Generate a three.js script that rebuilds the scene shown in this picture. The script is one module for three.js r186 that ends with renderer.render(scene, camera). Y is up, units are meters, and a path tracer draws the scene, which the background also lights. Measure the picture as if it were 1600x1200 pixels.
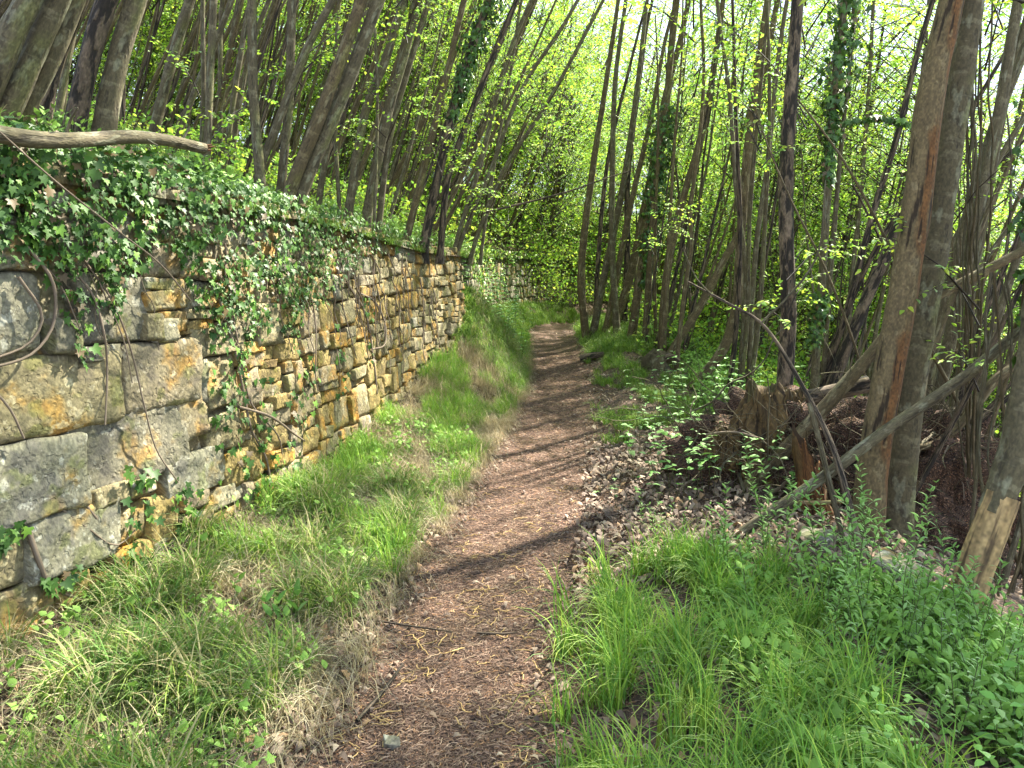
import * as THREE from 'three';
import { mergeGeometries, mergeVertices } from 'three/addons/utils/BufferGeometryUtils.js';
import { createNoise2D, createNoise3D } from 'simplex-noise';

// ---------- camera, sky, sun, exposure ----------
const scene = new THREE.Scene();
const camera = new THREE.PerspectiveCamera(53.98, 4 / 3, 0.05, 900);
camera.position.set(0, 1.6, 0);
camera.lookAt(0, 1.6, -10);
camera.setViewOffset(1600, 1200, 0, 160, 1600, 1200);
const renderer = new THREE.WebGLRenderer({ antialias: true });
renderer.toneMapping = THREE.LinearToneMapping;
renderer.toneMappingExposure = 6;
renderer.shadowMap.enabled = true;

{ // pale spring sky: thin high cloud over blue, the same all the way round
  const W = 256, H = 128, data = new Float32Array(W * H * 4);
  for (let j = 0; j < H; j++) {
    const el = Math.max(0, Math.sin(((j + 0.5) / H - 0.5) * Math.PI)), k = Math.pow(1 - el, 2.2);
    for (let i = 0; i < W; i++) {
      const o = (j * W + i) * 4;
      data[o] = 0.24 + 0.14 * k; data[o + 1] = 0.3 + 0.12 * k; data[o + 2] = 0.42 + 0.05 * k; data[o + 3] = 1;
    }
  }
  const t = new THREE.DataTexture(data, W, H, THREE.RGBAFormat, THREE.FloatType);
  t.mapping = THREE.EquirectangularReflectionMapping; t.magFilter = THREE.LinearFilter; t.needsUpdate = true;
  scene.background = t; scene.environment = t;
}
const SUN = new THREE.Vector3(0.5, 0.76, -0.41).normalize();
const sun = new THREE.DirectionalLight(new THREE.Color(1, 0.94, 0.82), 5);
sun.position.copy(SUN).multiplyScalar(60); sun.castShadow = true; sun.shadow.radius = 1.6; sun.shadow.mapSize.set(4096, 4096);
Object.assign(sun.shadow.camera, { left: -30, right: 30, top: 30, bottom: -30, near: 1, far: 150 });
scene.add(sun, sun.target);

// ---------- helpers ----------
const V = (x, y, z) => new THREE.Vector3(x, y, z);
function rng(seed) { let s = (seed * 2654435761) | 0; return () => { s = (s + 0x6d2b79f5) | 0; let t = Math.imul(s ^ (s >>> 15), 1 | s); t = (t + Math.imul(t ^ (t >>> 7), 61 | t)) ^ t; return ((t ^ (t >>> 14)) >>> 0) / 4294967296; }; }
const n2 = createNoise2D(rng(11)), n3 = createNoise3D(rng(12));
const lerp = (a, b, t) => a + (b - a) * t, clamp = (x, a = 0, b = 1) => Math.min(b, Math.max(a, x));
const smooth = (a, b, x) => { const t = clamp((x - a) / (b - a)); return t * t * (3 - 2 * t); };
function curve1(xs, ys) { // monotone smooth interpolation through key values
  return (x) => {
    if (x <= xs[0]) return ys[0] + (x - xs[0]) * (ys[1] - ys[0]) / (xs[1] - xs[0]);
    const n = xs.length; if (x >= xs[n - 1]) return ys[n - 1] + (x - xs[n - 1]) * (ys[n - 1] - ys[n - 2]) / (xs[n - 1] - xs[n - 2]);
    let i = 0; while (xs[i + 1] < x) i++;
    const h = xs[i + 1] - xs[i], t = (x - xs[i]) / h, sl = (a) => (ys[a + 1] - ys[a]) / (xs[a + 1] - xs[a]);
    const m = (a) => (a <= 0 ? sl(0) : a >= n - 1 ? sl(n - 2) : (sl(a - 1) + sl(a)) / 2);
    const t2 = t * t, t3 = t2 * t;
    return (2 * t3 - 3 * t2 + 1) * ys[i] + (t3 - 2 * t2 + t) * h * m(i) + (-2 * t3 + 3 * t2) * ys[i + 1] + (t3 - t2) * h * m(i + 1);
  };
}
const taken = new Map();
function numbered(name) { const n = taken.get(name) ?? 0; taken.set(name, n + 1); return n ? name + '_' + String(n).padStart(3, '0') : name; }
function tag(o, label, category, group, kind) { if (label) o.userData.label = label; if (category) o.userData.category = category; if (group) o.userData.group = group; if (kind) o.userData.kind = kind; return o; }
function lit(m) { m.castShadow = true; m.receiveShadow = true; return m; }
function thing(name, pos, label, category, group) { const g = new THREE.Group(); g.name = numbered(name); g.position.set(pos[0], pos[1], pos[2]); scene.add(g); return tag(g, label, category, group); }
function part(name, geo, mat, parent, kind) { const m = lit(new THREE.Mesh(geo, mat)); m.name = name; if (kind) m.userData.kind = kind; parent.add(m); return m; }
function solo(name, geo, mat, label, category, group, kind) { const m = lit(new THREE.Mesh(geo, mat)); m.name = numbered(name); tag(m, label, category, group, kind); scene.add(m); return m; }
function instances(name, geo, mat, list, parent, label, category, kind = 'stuff') { // list: [Matrix4, Color?]
  const m = lit(new THREE.InstancedMesh(geo, mat, list.length)); m.name = parent === scene ? numbered(name) : name;
  list.forEach(([mm, c], i) => { m.setMatrixAt(i, mm); if (c) m.setColorAt(i, c); });
  tag(m, label, category, null, kind); parent.add(m); return m;
}
const tmpQ = new THREE.Quaternion(), tmpM = new THREE.Matrix4();
function frame(pos, dir, nrm, s) { // matrix: local y along dir, local z along nrm
  const y = dir.clone().normalize(), x = V().crossVectors(y, nrm).normalize(), z = V().crossVectors(x, y);
  return new THREE.Matrix4().makeBasis(x.multiplyScalar(s), y.multiplyScalar(s), z.multiplyScalar(s)).setPosition(pos);
}
function pose(pos, yaw, tilt, tiltDir, s) {
  const q = new THREE.Quaternion().setFromAxisAngle(V(Math.cos(tiltDir), 0, Math.sin(tiltDir)), tilt).multiply(tmpQ.setFromAxisAngle(V(0, 1, 0), yaw));
  return new THREE.Matrix4().compose(pos, q, V(s, s, s));
}
const lin = (r, g, b) => new THREE.Color().setRGB(r, g, b);

// ---------- textures ----------
const hash = (x, y, s) => { let h = Math.imul(x, 374761393) ^ Math.imul(y, 668265263) ^ Math.imul(s, 974711); h = Math.imul(h ^ (h >>> 13), 1274126177); return ((h ^ (h >>> 16)) >>> 0) / 4294967296; };
function vn(u, v, px, py, s) { const x = u * px, y = v * py, x0 = Math.floor(x), y0 = Math.floor(y); let fx = x - x0, fy = y - y0; fx = fx * fx * (3 - 2 * fx); fy = fy * fy * (3 - 2 * fy);
  const a = ((x0 % px) + px) % px, b = (a + 1) % px, c = ((y0 % py) + py) % py, d = (c + 1) % py;
  return lerp(lerp(hash(a, c, s), hash(b, c, s), fx), lerp(hash(a, d, s), hash(b, d, s), fx), fy); }
function fbm(u, v, px, py, s, oct = 4, g = 0.5) { let a = 1, t = 0, w = 0; for (let i = 0; i < oct; i++) { t += a * vn(u, v, px, py, s + i * 17); w += a; a *= g; px *= 2; py *= 2; } return t / w; }
function texture(size, f, srgb) {
  const data = new Uint8Array(size * size * 4);
  for (let j = 0; j < size; j++) for (let i = 0; i < size; i++) { const c = f((i + 0.5) / size, (j + 0.5) / size), o = (j * size + i) * 4; data[o] = clamp(c[0]) * 255; data[o + 1] = clamp(c[1]) * 255; data[o + 2] = clamp(c[2]) * 255; data[o + 3] = 255; }
  const t = new THREE.DataTexture(data, size, size); t.wrapS = t.wrapT = THREE.RepeatWrapping; t.magFilter = THREE.LinearFilter; t.minFilter = THREE.LinearMipmapLinearFilter; t.generateMipmaps = true;
  if (srgb) t.colorSpace = THREE.SRGBColorSpace; t.needsUpdate = true; return t;
}
const mix3 = (a, b, t) => [lerp(a[0], b[0], t), lerp(a[1], b[1], t), lerp(a[2], b[2], t)];
function stoneTex(s, ochre, pale) { // sandstone: grey crust, iron-yellow patches, pale lichen, dark pits
  return texture(512, (u, v) => {
    const big = fbm(u, v, 3, 3, s, 4), mid = fbm(u, v, 9, 9, s + 5, 4), fine = fbm(u, v, 60, 60, s + 9, 3);
    let c = mix3([0.44, 0.425, 0.35], [0.58, 0.555, 0.47], mid);
    c = mix3(c, [0.66, 0.50, 0.22], smooth(0.53 - ochre, 0.68 - ochre, big * 0.65 + mid * 0.35) * 0.7);
    c = mix3(c, [0.36, 0.345, 0.33], smooth(0.54, 0.7, fbm(u, v, 5, 5, s + 31, 5, 0.6)) * 0.5);
    c = mix3(c, [0.76, 0.75, 0.69], smooth(0.63 - pale, 0.70 - pale, fbm(u, v, 14, 14, s + 43, 5, 0.6)) * 0.6);
    c = mix3(c, [0.40, 0.42, 0.22], smooth(0.60, 0.72, fbm(u, v, 7, 7, s + 57, 4)) * 0.5);
    const k = 0.72 + 0.56 * fine; return [c[0] * k, c[1] * k, c[2] * k];
  }, true);
}
const stoneMaps = [stoneTex(101, 0.0, 0.0), stoneTex(202, 0.1, -0.02), stoneTex(303, 0.04, 0.03)];
const stoneBump = texture(512, (u, v) => { const a = fbm(u, v, 6, 6, 71, 5), b = fbm(u, v, 40, 40, 72, 3), p = smooth(0.66, 0.74, fbm(u, v, 26, 26, 73, 2)); const h = a * 0.6 + b * 0.4 - p * 0.25; return [h, h, h]; });
const barkMap = texture(512, (u, v) => {
  const f = fbm(u, v, 18, 8, 5, 5, 0.6), m = fbm(u, v, 5, 4, 6, 4), g = fbm(u, v, 100, 80, 7, 2), lich = smooth(0.62, 0.7, fbm(u, v, 12, 9, 8, 4));
  let c = mix3([0.27, 0.235, 0.18], [0.43, 0.39, 0.31], m * 0.6 + f * 0.4);
  c = mix3(c, [0.20, 0.17, 0.135], smooth(0.56, 0.68, f) * 0.6); c = mix3(c, [0.55, 0.52, 0.45], smooth(0.63, 0.7, fbm(u, v, 9, 34, 4, 3)) * 0.3);
  c = mix3(c, [0.58, 0.58, 0.52], lich * 0.45);
  c = mix3(c, [0.40, 0.42, 0.22], smooth(0.56, 0.7, fbm(u, v, 4, 4, 9, 4)) * 0.35);
  const k = 0.78 + 0.44 * g; return [c[0] * k, c[1] * k, c[2] * k];
}, true);
const barkBump = texture(512, (u, v) => { const f = fbm(u, v, 18, 8, 5, 5, 0.6), g = fbm(u, v, 100, 80, 7, 2); const h = 0.75 - smooth(0.5, 0.72, f) * 0.55 + g * 0.25; return [h, h, h]; });
const roughBarkMap = texture(512, (u, v) => {
  const f = fbm(u, v, 16, 7, 15, 5, 0.6), g = fbm(u, v, 80, 60, 17, 2), m = fbm(u, v, 4, 4, 18, 4);
  let c = mix3([0.30, 0.25, 0.20], [0.46, 0.40, 0.33], m); c = mix3(c, [0.11, 0.09, 0.075], smooth(0.5, 0.62, f) * 0.85); const k = 0.7 + 0.6 * g; return [c[0] * k, c[1] * k, c[2] * k];
}, true);
const roughBarkBump = texture(512, (u, v) => { const h = 1 - smooth(0.42, 0.64, fbm(u, v, 16, 7, 15, 5, 0.6)) + 0.2 * fbm(u, v, 80, 60, 17, 2); return [h * 0.8, h * 0.8, h * 0.8]; });
const bareMap = texture(512, (u, v) => { // bark coming away in strips: brown inner bark, grey skin, fine dark cracks
  const m = fbm(u, v, 4, 1, 25, 5, 0.6), f = fbm(u, v, 50, 5, 26, 4), cr = fbm(u, v, 30, 3, 27, 4, 0.6), g = fbm(u, v, 100, 80, 28, 2);
  let c = mix3([0.37, 0.275, 0.185], [0.50, 0.385, 0.265], f); c = mix3(c, mix3([0.36, 0.335, 0.275], [0.47, 0.445, 0.37], f), smooth(0.46, 0.54, m)); c = mix3(c, [0.15, 0.12, 0.09], smooth(0.62, 0.7, cr) * 0.8);
  c = mix3(c, [0.60, 0.59, 0.53], smooth(0.66, 0.72, fbm(u, v, 26, 22, 29, 4)) * 0.45); const k = 0.74 + 0.52 * g; return [c[0] * k, c[1] * k, c[2] * k];
}, true);
const bareBump = texture(512, (u, v) => { const h = 0.55 * (1 - smooth(0.58, 0.7, fbm(u, v, 30, 3, 27, 4, 0.6))) + 0.2 * smooth(0.46, 0.54, fbm(u, v, 4, 1, 25, 5, 0.6)) + 0.25 * fbm(u, v, 100, 40, 28, 3); return [h, h, h]; });
const woodMap = texture(256, (u, v) => { const f = fbm(u, v, 40, 2, 35, 4), m = fbm(u, v, 3, 3, 36, 4), g = fbm(u, v, 60, 60, 37, 2); let c = mix3([0.45, 0.36, 0.24], [0.68, 0.57, 0.40], f); c = mix3(c, [0.44, 0.45, 0.29], smooth(0.48, 0.62, m) * 0.65); c = mix3(c, [0.24, 0.18, 0.12], smooth(0.55, 0.68, fbm(u, v, 26, 2, 38, 5, 0.6)) * 0.7); const k = 0.72 + 0.56 * g; return [c[0] * k, c[1] * k, c[2] * k]; }, true);
const soilMap = texture(1024, (u, v) => { // chopped leaf mould
  const m = fbm(u, v, 6, 6, 45, 5), f = vn(u, v, 190, 190, 46), g = vn(u, v, 90, 130, 47), h2 = vn(u, v, 300, 260, 48);
  let c = mix3([0.225, 0.17, 0.14], [0.36, 0.29, 0.245], m); c = mix3(c, [0.62, 0.50, 0.42], smooth(0.72, 0.86, f) * 0.8); c = mix3(c, [0.10, 0.07, 0.06], smooth(0.62, 0.8, g) * 0.7); c = mix3(c, [0.52, 0.36, 0.24], smooth(0.75, 0.9, h2) * 0.7); return c;
}, true);
const soilBump = texture(1024, (u, v) => { const h = 0.4 * fbm(u, v, 20, 20, 49, 3) + 0.35 * vn(u, v, 190, 190, 46) + 0.25 * vn(u, v, 90, 130, 47); return [h, h, h]; });

// ---------- materials ----------
const std = (o) => new THREE.MeshStandardMaterial({ roughness: 0.92, side: THREE.DoubleSide, ...o });
const M = {
  bark: std({ color: lin(0.95, 0.97, 0.86), map: barkMap, bumpMap: barkBump, bumpScale: 0.008 }),
  barkDark: std({ map: roughBarkMap, bumpMap: roughBarkBump, bumpScale: 0.014 }),
  barkWarm: std({ map: barkMap, bumpMap: barkBump, bumpScale: 0.006, color: lin(0.92, 0.84, 0.64) }),
  bare: std({ map: bareMap, bumpMap: bareBump, bumpScale: 0.012, color: lin(0.85, 0.7, 0.5) }),
  wood: std({ map: woodMap, bumpMap: woodMap, bumpScale: 0.006, roughness: 0.85 }),
  oldWood: std({ map: woodMap, bumpMap: woodMap, bumpScale: 0.012, color: lin(0.34, 0.32, 0.25) }),
  redWood: std({ map: woodMap, bumpMap: woodMap, bumpScale: 0.006, color: lin(0.42, 0.27, 0.17) }),
  soil: std({ map: soilMap, bumpMap: soilBump, bumpScale: 0.012, roughness: 1 }),
  rootSoil: std({ map: soilMap, bumpMap: soilBump, bumpScale: 0.02, roughness: 1, color: lin(0.95, 0.9, 0.84) }),
  terrace: std({ map: soilMap, bumpMap: soilBump, bumpScale: 0.012, roughness: 1, color: lin(1.0, 1.0, 0.85) }),
  core: std({ map: stoneMaps[0], bumpMap: soilBump, bumpScale: 0.03, color: lin(0.82, 0.76, 0.64) }),
  leaf: new THREE.MeshPhysicalMaterial({ vertexColors: true, roughness: 0.8, transmission: 0.64, thickness: 0, side: THREE.DoubleSide, specularIntensity: 0.3 }),
  ivy: new THREE.MeshPhysicalMaterial({ vertexColors: true, roughness: 0.42, transmission: 0.12, thickness: 0, side: THREE.DoubleSide, specularIntensity: 0.8 }),
  shoot: new THREE.MeshPhysicalMaterial({ vertexColors: true, roughness: 0.7, transmission: 0.45, thickness: 0, side: THREE.DoubleSide, specularIntensity: 0.35 }),
  grass: new THREE.MeshPhysicalMaterial({ vertexColors: true, roughness: 0.7, transmission: 0.48, thickness: 0, side: THREE.DoubleSide, specularIntensity: 0.35 }),
  litter: new THREE.MeshPhysicalMaterial({ vertexColors: true, roughness: 0.85, transmission: 0.1, thickness: 0, side: THREE.DoubleSide }),
  vine: std({ color: lin(0.16, 0.12, 0.085), roughness: 0.9 }),
  twig: std({ color: lin(0.10, 0.078, 0.058) }),
};
const TINTS = [[1, 1, 1], [1.0, 0.9, 0.68], [1.2, 0.95, 0.46], [1.15, 1.12, 1.05], [0.78, 0.76, 0.74], [1.08, 0.95, 0.82]];
const stoneMats = TINTS.map((t) => stoneMaps.map((m) => std({ map: m, bumpMap: stoneBump, bumpScale: 0.012, color: lin(...t.map((x) => x * 0.8)) })));

// ---------- the lie of the land (metres; the path runs away along -z, d = -z) ----------
const pathX = curve1([-8, 2.5, 3.4, 4.1, 5.2, 7.2, 10.5, 13, 16, 18, 20, 23, 30, 45, 90], [-0.5, -0.24, -0.16, -0.12, 0.03, 0.29, 0.65, 0.74, 0.86, 1.2, 1.8, 3.4, 8.5, 18, 42]);
const pathY = curve1([-8, 2, 6, 8, 10.5, 13, 16, 18, 24, 40, 90], [-0.1, 0, 0.01, 0.05, 0.17, 0.42, 0.57, 0.55, 0.3, 0.5, 2]);
const wallX = curve1([-8, 0, 2, 3, 4, 5, 6, 7, 8, 9, 10, 11, 12, 14, 16, 18, 20, 23, 30, 45, 90], [-3.4, -2.75, -2.35, -2.05, -1.75, -1.47, -1.3, -1.15, -1.0, -0.77, -0.56, -0.6, -0.58, -0.5, -0.35, 0.0, 0.55, 1.9, 6.6, 16, 40]);
const footY = curve1([-8, 2, 3, 4.2, 5.1, 7, 8.5, 9.6, 10.3, 11, 11.7, 12.4, 14, 18, 22, 40, 90], [0.05, 0.1, 0.13, 0.2, 0.22, 0.36, 0.62, 0.9, 1.2, 1.4, 1.25, 1.1, 1.05, 1.05, 1.0, 1.4, 2.6]);
const topY = curve1([-8, 3, 6, 9, 11, 14, 18, 24, 40, 90], [2.1, 2.1, 2.08, 1.98, 2.02, 2.1, 2.22, 2.3, 2.6, 4]);
const PW = 0.46;
function lowerY(x, d) {
  const c = pathX(d), py = pathY(d), t = x - c, bump = 0.035 * n2(x * 0.9, d * 0.9) + 0.018 * n2(x * 2.7 + 9, d * 2.7);
  if (t < -PW) { const w = wallX(d), s = clamp((c - PW - x) / Math.max(0.3, c - PW - w)); return lerp(py, footY(d), Math.pow(s, 1.15) * 0.75 + 0.25 * smooth(0, 0.7, s)) + bump * smooth(0, 0.3, s); }
  if (t <= PW) return py - 0.025 * (1 - (t / PW) ** 2) + bump * 0.25;
  const r = t - PW, edge = 1.4 + 0.2 * n2(d * 0.4, 3), rise = 0.09 * smooth(0, 0.6, r) + 0.1 * smooth(0.1, 0.9, r) * smooth(7, 11, d);
  const f = Math.max(0, r - edge), fall = f * f * 0.4 / (0.5 + f * 0.8);
  return Math.max(-26, py + rise - Math.min(fall, 26) + bump * smooth(0, 0.4, r) + 0.25 * n2(x * 0.2, d * 0.2) * smooth(2, 6, r));
}
function terraceY(x, d) {
  const b = Math.max(0, wallX(d) - x), rise = 0.34 * Math.min(b, 3) + 0.2 * Math.max(0, Math.min(b, 40) - 3);
  return topY(d) - 0.06 + rise * smooth(0, 0.5, b) + (0.05 * n2(x * 0.9, d * 0.9) + 0.15 * n2(x * 0.25, d * 0.25)) * smooth(0.1, 2, b);
}
const groundY = (x, d) => (x < wallX(d) - 0.3 ? terraceY(x, d) : lowerY(x, d));
function sheet(name, rows, cols, at, uvScale, mat) { // grid of points at(i, j) -> Vector3
  const pos = [], uv = [], idx = [];
  for (let i = 0; i < rows; i++) for (let j = 0; j < cols; j++) { const p = at(i, j); pos.push(p.x, p.y, p.z); uv.push(p.x * uvScale + p.y * uvScale * 0.5, -p.z * uvScale); if (i && j) { const a = i * cols + j; idx.push(a, a - 1, a - cols, a - 1, a - cols - 1, a - cols); } }
  const g = new THREE.BufferGeometry(); g.setAttribute('position', new THREE.Float32BufferAttribute(pos, 3)); g.setAttribute('uv', new THREE.Float32BufferAttribute(uv, 2)); g.setIndex(idx); g.computeVertexNormals();
  const m = solo(name, g, mat); m.userData.kind = 'structure'; return m;
}
const rowsD = []; for (let d = -7; d < 95;) { rowsD.push(d); d += d < 8 ? 0.06 : d < 20 ? 0.13 : d < 40 ? 0.5 : 2; }
rowsD.push(140, 260, 420);
const colsR = []; for (let x = -0.25; x < 160;) { colsR.push(x); x += x < 5 ? 0.06 : x < 12 ? 0.25 : x < 30 ? 1 : 8; } colsR.push(260, 420);
const colsL = []; for (let x = 0.08; x < 60;) { colsL.push(x); x += x < 2 ? 0.08 : x < 8 ? 0.25 : x < 20 ? 1 : 5; } colsL.push(100, 250);
sheet('ground', rowsD.length, colsR.length, (i, j) => { const d = rowsD[i], x = wallX(Math.min(d, 95)) + colsR[j]; return V(x, lowerY(x, Math.min(d, 95)), -d); }, 0.5, M.soil).userData.label = 'leaf covered woodland ground beside the path falling away to a valley';
sheet('terrace_ground', rowsD.length, colsL.length, (i, j) => { const d = rowsD[i], x = wallX(Math.min(d, 95)) - colsL[j]; return V(x, terraceY(x, Math.min(d, 95)), -d); }, 0.5, M.terrace).userData.label = 'upper woodland terrace behind the stone wall';
sheet('valley_meadow', 12, 40, (i, j) => V(22 + j * 9, Math.max(lowerY(22 + j * 9, Math.min(90, i * 40 - 6)), -26) + 0.02 + 1.5 * n2(i * 0.7, j * 0.6), -(i * 40 - 60)), 0.02, std({ color: lin(0.17, 0.26, 0.06), roughness: 1 })).userData.label = 'sunlit green valley below the wood';
const pathRows = rowsD.filter((d) => d > -6 && d < 40);
sheet('path', pathRows.length, 19, (i, j) => { const d = pathRows[i], s = j / 9 - 1, w = PW + 0.05 + 0.07 * n2(d * 1.3, s > 0 ? 5 : 8), x = pathX(d) + s * w; return V(x, lowerY(x, d) + 0.006, -d); }, 0.7, std({ map: soilMap, bumpMap: soilBump, bumpScale: 0.015, roughness: 1, color: lin(1.0, 0.9, 0.84) })).userData.label = 'narrow earth footpath of trodden leaf mould';

// ---------- dry stone walls ----------
function stoneGeo(w, h, t, nx, ny, nz, R) {
  let g = new THREE.BoxGeometry(1, 1, 1, nx, ny, nz); g.deleteAttribute('uv'); g.deleteAttribute('normal'); g = mergeVertices(g, 1e-4);
  const p = g.attributes.position, hw = w / 2, hh = h / 2, ht = t / 2, r = Math.min(w, h) * (0.07 + 0.1 * R()), sk = (R() - 0.5) * 0.2, tp = (R() - 0.5) * 0.18, tl = (R() - 0.5) * 0.14, sx = R() * 90, sy = R() * 90, big = Math.min(w, h), uv = [];
  for (let i = 0; i < p.count; i++) {
    const e = (v) => 0.5 * Math.sign(v) * Math.pow(Math.abs(v) * 2, 0.8);
    let x = e(p.getX(i)) * w, y = e(p.getY(i)) * h, z = p.getZ(i) * t;
    const ix = clamp(x, -hw + r, hw - r), iy = clamp(y, -hh + r, hh - r), iz = clamp(z, -ht + r * 0.8, ht - r * 0.8), dx = x - ix, dy = y - iy, dz = z - iz, L = Math.hypot(dx, dy, dz);
    if (L > 1e-6) { x = ix + dx / L * r; y = iy + dy / L * r; z = iz + dz / L * r * 0.8; }
    y += x * tl * (h / Math.max(w, h)); x *= 1 + tp * y / h; x += y * sk;
    const q = 1.1 / big, a = Math.min(0.012, big * 0.055);
    x += a * n3(x * q + sx, y * q, z * q + sy); y += a * n3(x * q, y * q + sx, z * q - sy); z += 0.6 * a * n3(x * q * 1.3 + sy, y * q * 1.3, sx) + 0.01 * n3(x * 11 + sx, y * 11, sy) + 0.004 * n3(x * 34, y * 34 + sx, sy);
    p.setXYZ(i, x, y, z); uv.push((x + z * 0.6 + sx) / 0.7, (y + z * 0.6 + sy) / 0.7);
  }
  g.setAttribute('uv', new THREE.Float32BufferAttribute(uv, 2)); g.computeVertexNormals(); return g;
}
function wallPoint(d, y, out) { // on the wall's leaning face; out = metres towards the path
  const e = 0.02, x = wallX(d), t = V(wallX(d + e) - x, 0, -e).normalize(), n = V(-t.z, 0, t.x), o = out - 0.09 * (y - 0.1);
  return { p: V(x + n.x * o, y, -d + n.z * o), t, n };
}
const nearStones = [[2.864, 3.299, 1.286, 1.626], [3.463, 3.912, 1.287, 1.631], [2.912, 3.691, 0.911, 1.264], [3.703, 4.22, 0.927, 1.28], [3.412, 4.096, 0.587, 0.963], [2.864, 3.446, 0.577, 0.917], [3.135, 3.607, 0.304, 0.578], [2.864, 3.135, 0.34, 0.569], [2.864, 3.253, 0.107, 0.328], [3.262, 3.422, 0.153, 0.303], [4.025, 4.262, 0.721, 0.96], [3.912, 4.369, 0.433, 0.644], [3.463, 3.664, 0.535, 0.626], [3.664, 3.826, 0.526, 0.599], [3.596, 3.796, 0.314, 0.496], [3.788, 3.988, 0.22, 0.494], [3.541, 3.78, 0.171, 0.31], [3.993, 4.2, 0.348, 0.439], [4.21, 4.505, 0.287, 0.398], [3.997, 4.22, 0.222, 0.334], [4.22, 4.523, 0.168, 0.275], [3.429, 3.541, 0.136, 0.245], [3.796, 4.072, 0.147, 0.271], [3.315, 3.463, 1.266, 1.427], [3.463, 3.691, 1.217, 1.29], [3.925, 4.072, 1.261, 1.396], [2.864, 3.379, 1.64, 1.878], [3.396, 3.934, 1.647, 1.942], [4.272, 4.523, 0.853, 1.152], [4.272, 4.582, 0.604, 0.83], [4.369, 4.613, 0.372, 0.586], [4.2, 4.6, 1.16, 1.32], [4.21, 4.3, 0.9, 1.15]];
const nearTints = [0, 4, 1, 5, 4, 0, 0, 1, 1, 2, 5, 0, 1, 3, 1, 2, 2, 5, 3, 1, 2, 1, 3, 4, 4, 3, 0, 4, 1, 1, 2, 1, 0];
function buildWall(root, list, R) { // list: [d0, d1, y0, y1, tint, fine]
  const o = root.position, extra = [];
  list.sort((a, b) => ((b[1] - b[0]) * (b[3] - b[2])) / b[0] ** 2 - ((a[1] - a[0]) * (a[3] - a[2])) / a[0] ** 2);
  list.forEach(([d0, d1, y0, y1, tint, fine], k) => {
    const dm = (d0 + d1) / 2, ym = (y0 + y1) / 2, f = wallPoint(dm, ym, 0), a = wallPoint(d0, ym, 0).p, b = wallPoint(d1, ym, 0).p;
    const w = a.distanceTo(b) + 0.006, h = y1 - y0 + 0.004, t = 0.16 + 0.1 * R(), proud = (R() - 0.5) * 0.045 + 0.02;
    const g = stoneGeo(w, h, t, fine ? 22 : 7, fine ? 14 : 5, fine ? 5 : 3, R);
    const x = b.clone().sub(a).normalize(), z = f.n.clone().addScaledVector(V(0, 1, 0), 0.09).normalize(), y = V().crossVectors(z, x).normalize(); z.crossVectors(x, y);
    const m = new THREE.Matrix4().makeBasis(x, y, z).multiply(tmpM.makeRotationFromEuler(new THREE.Euler((R() - 0.5) * 0.12, (R() - 0.5) * 0.18, (R() - 0.5) * (fine ? 0.05 : 0.14))));
    m.setPosition(f.p.clone().addScaledVector(f.n, proud - t / 2).sub(o));
    const mats = stoneMats[tint], mat = fine ? stoneMats[tint][R() < 0.65 ? 0 : 2] : mats[Math.floor(R() * 3)];
    if (k < 300) { const s = part('stone', g, mat, root); m.decompose(s.position, s.quaternion, s.scale); } else extra.push(g.applyMatrix4(m));
  });
  if (extra.length) part('small_stones', mergeGeometries(extra), stoneMats[1][1], root, 'stuff');
}
function courses(out, dA, dB, yA, yB, sizeAt, tintAt, R, skip) {
  let row = 0;
  const cuts = []; // courses follow the slope of the foot; heights shrink with the stones
  for (let v = 0; v < 1;) { const dm = lerp(dA, dB, 0.4), hh = sizeAt(dm) * (0.38 + 0.55 * R()) / Math.max(0.1, yB(dm) - yA(dm)); cuts.push([v, Math.min(1, v + hh)]); v += hh; }
  for (const [v0, v1] of cuts) {
    row++;
    for (let d = dA - R() * 0.2; d < dB;) {
      const s = sizeAt(d), w = s * (0.4 + 1.15 * R() ** 1.3), slope = Math.hypot(1, (wallX(d + 0.1) - wallX(d)) / 0.1), d1 = d + w / slope, dm = (d + d1) / 2;
      const a = yA(dm), b = yB(dm), wob = 0.035 * n2(dm * 2.1, row * 0.45);
      let y0 = lerp(a, b, v0) + wob, y1 = lerp(a, b, v1) + 0.035 * n2(dm * 2.1, (row + 1) * 0.45);
      if (!skip || !skip(dm, (y0 + y1) / 2)) {
        if (y1 - y0 < 0.045) { d = d1; continue; }
        if (y1 - y0 > 0.11 && R() < 0.4) { const c = lerp(y0, y1, 0.35 + 0.3 * R()); out.push([d, d1, y0, c, tintAt(dm, c, R)]); y0 = c; }
        out.push([d, d1, y0, y1, tintAt(dm, y1, R)]);
      }
      d = d1;
    }
  }
}
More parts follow.
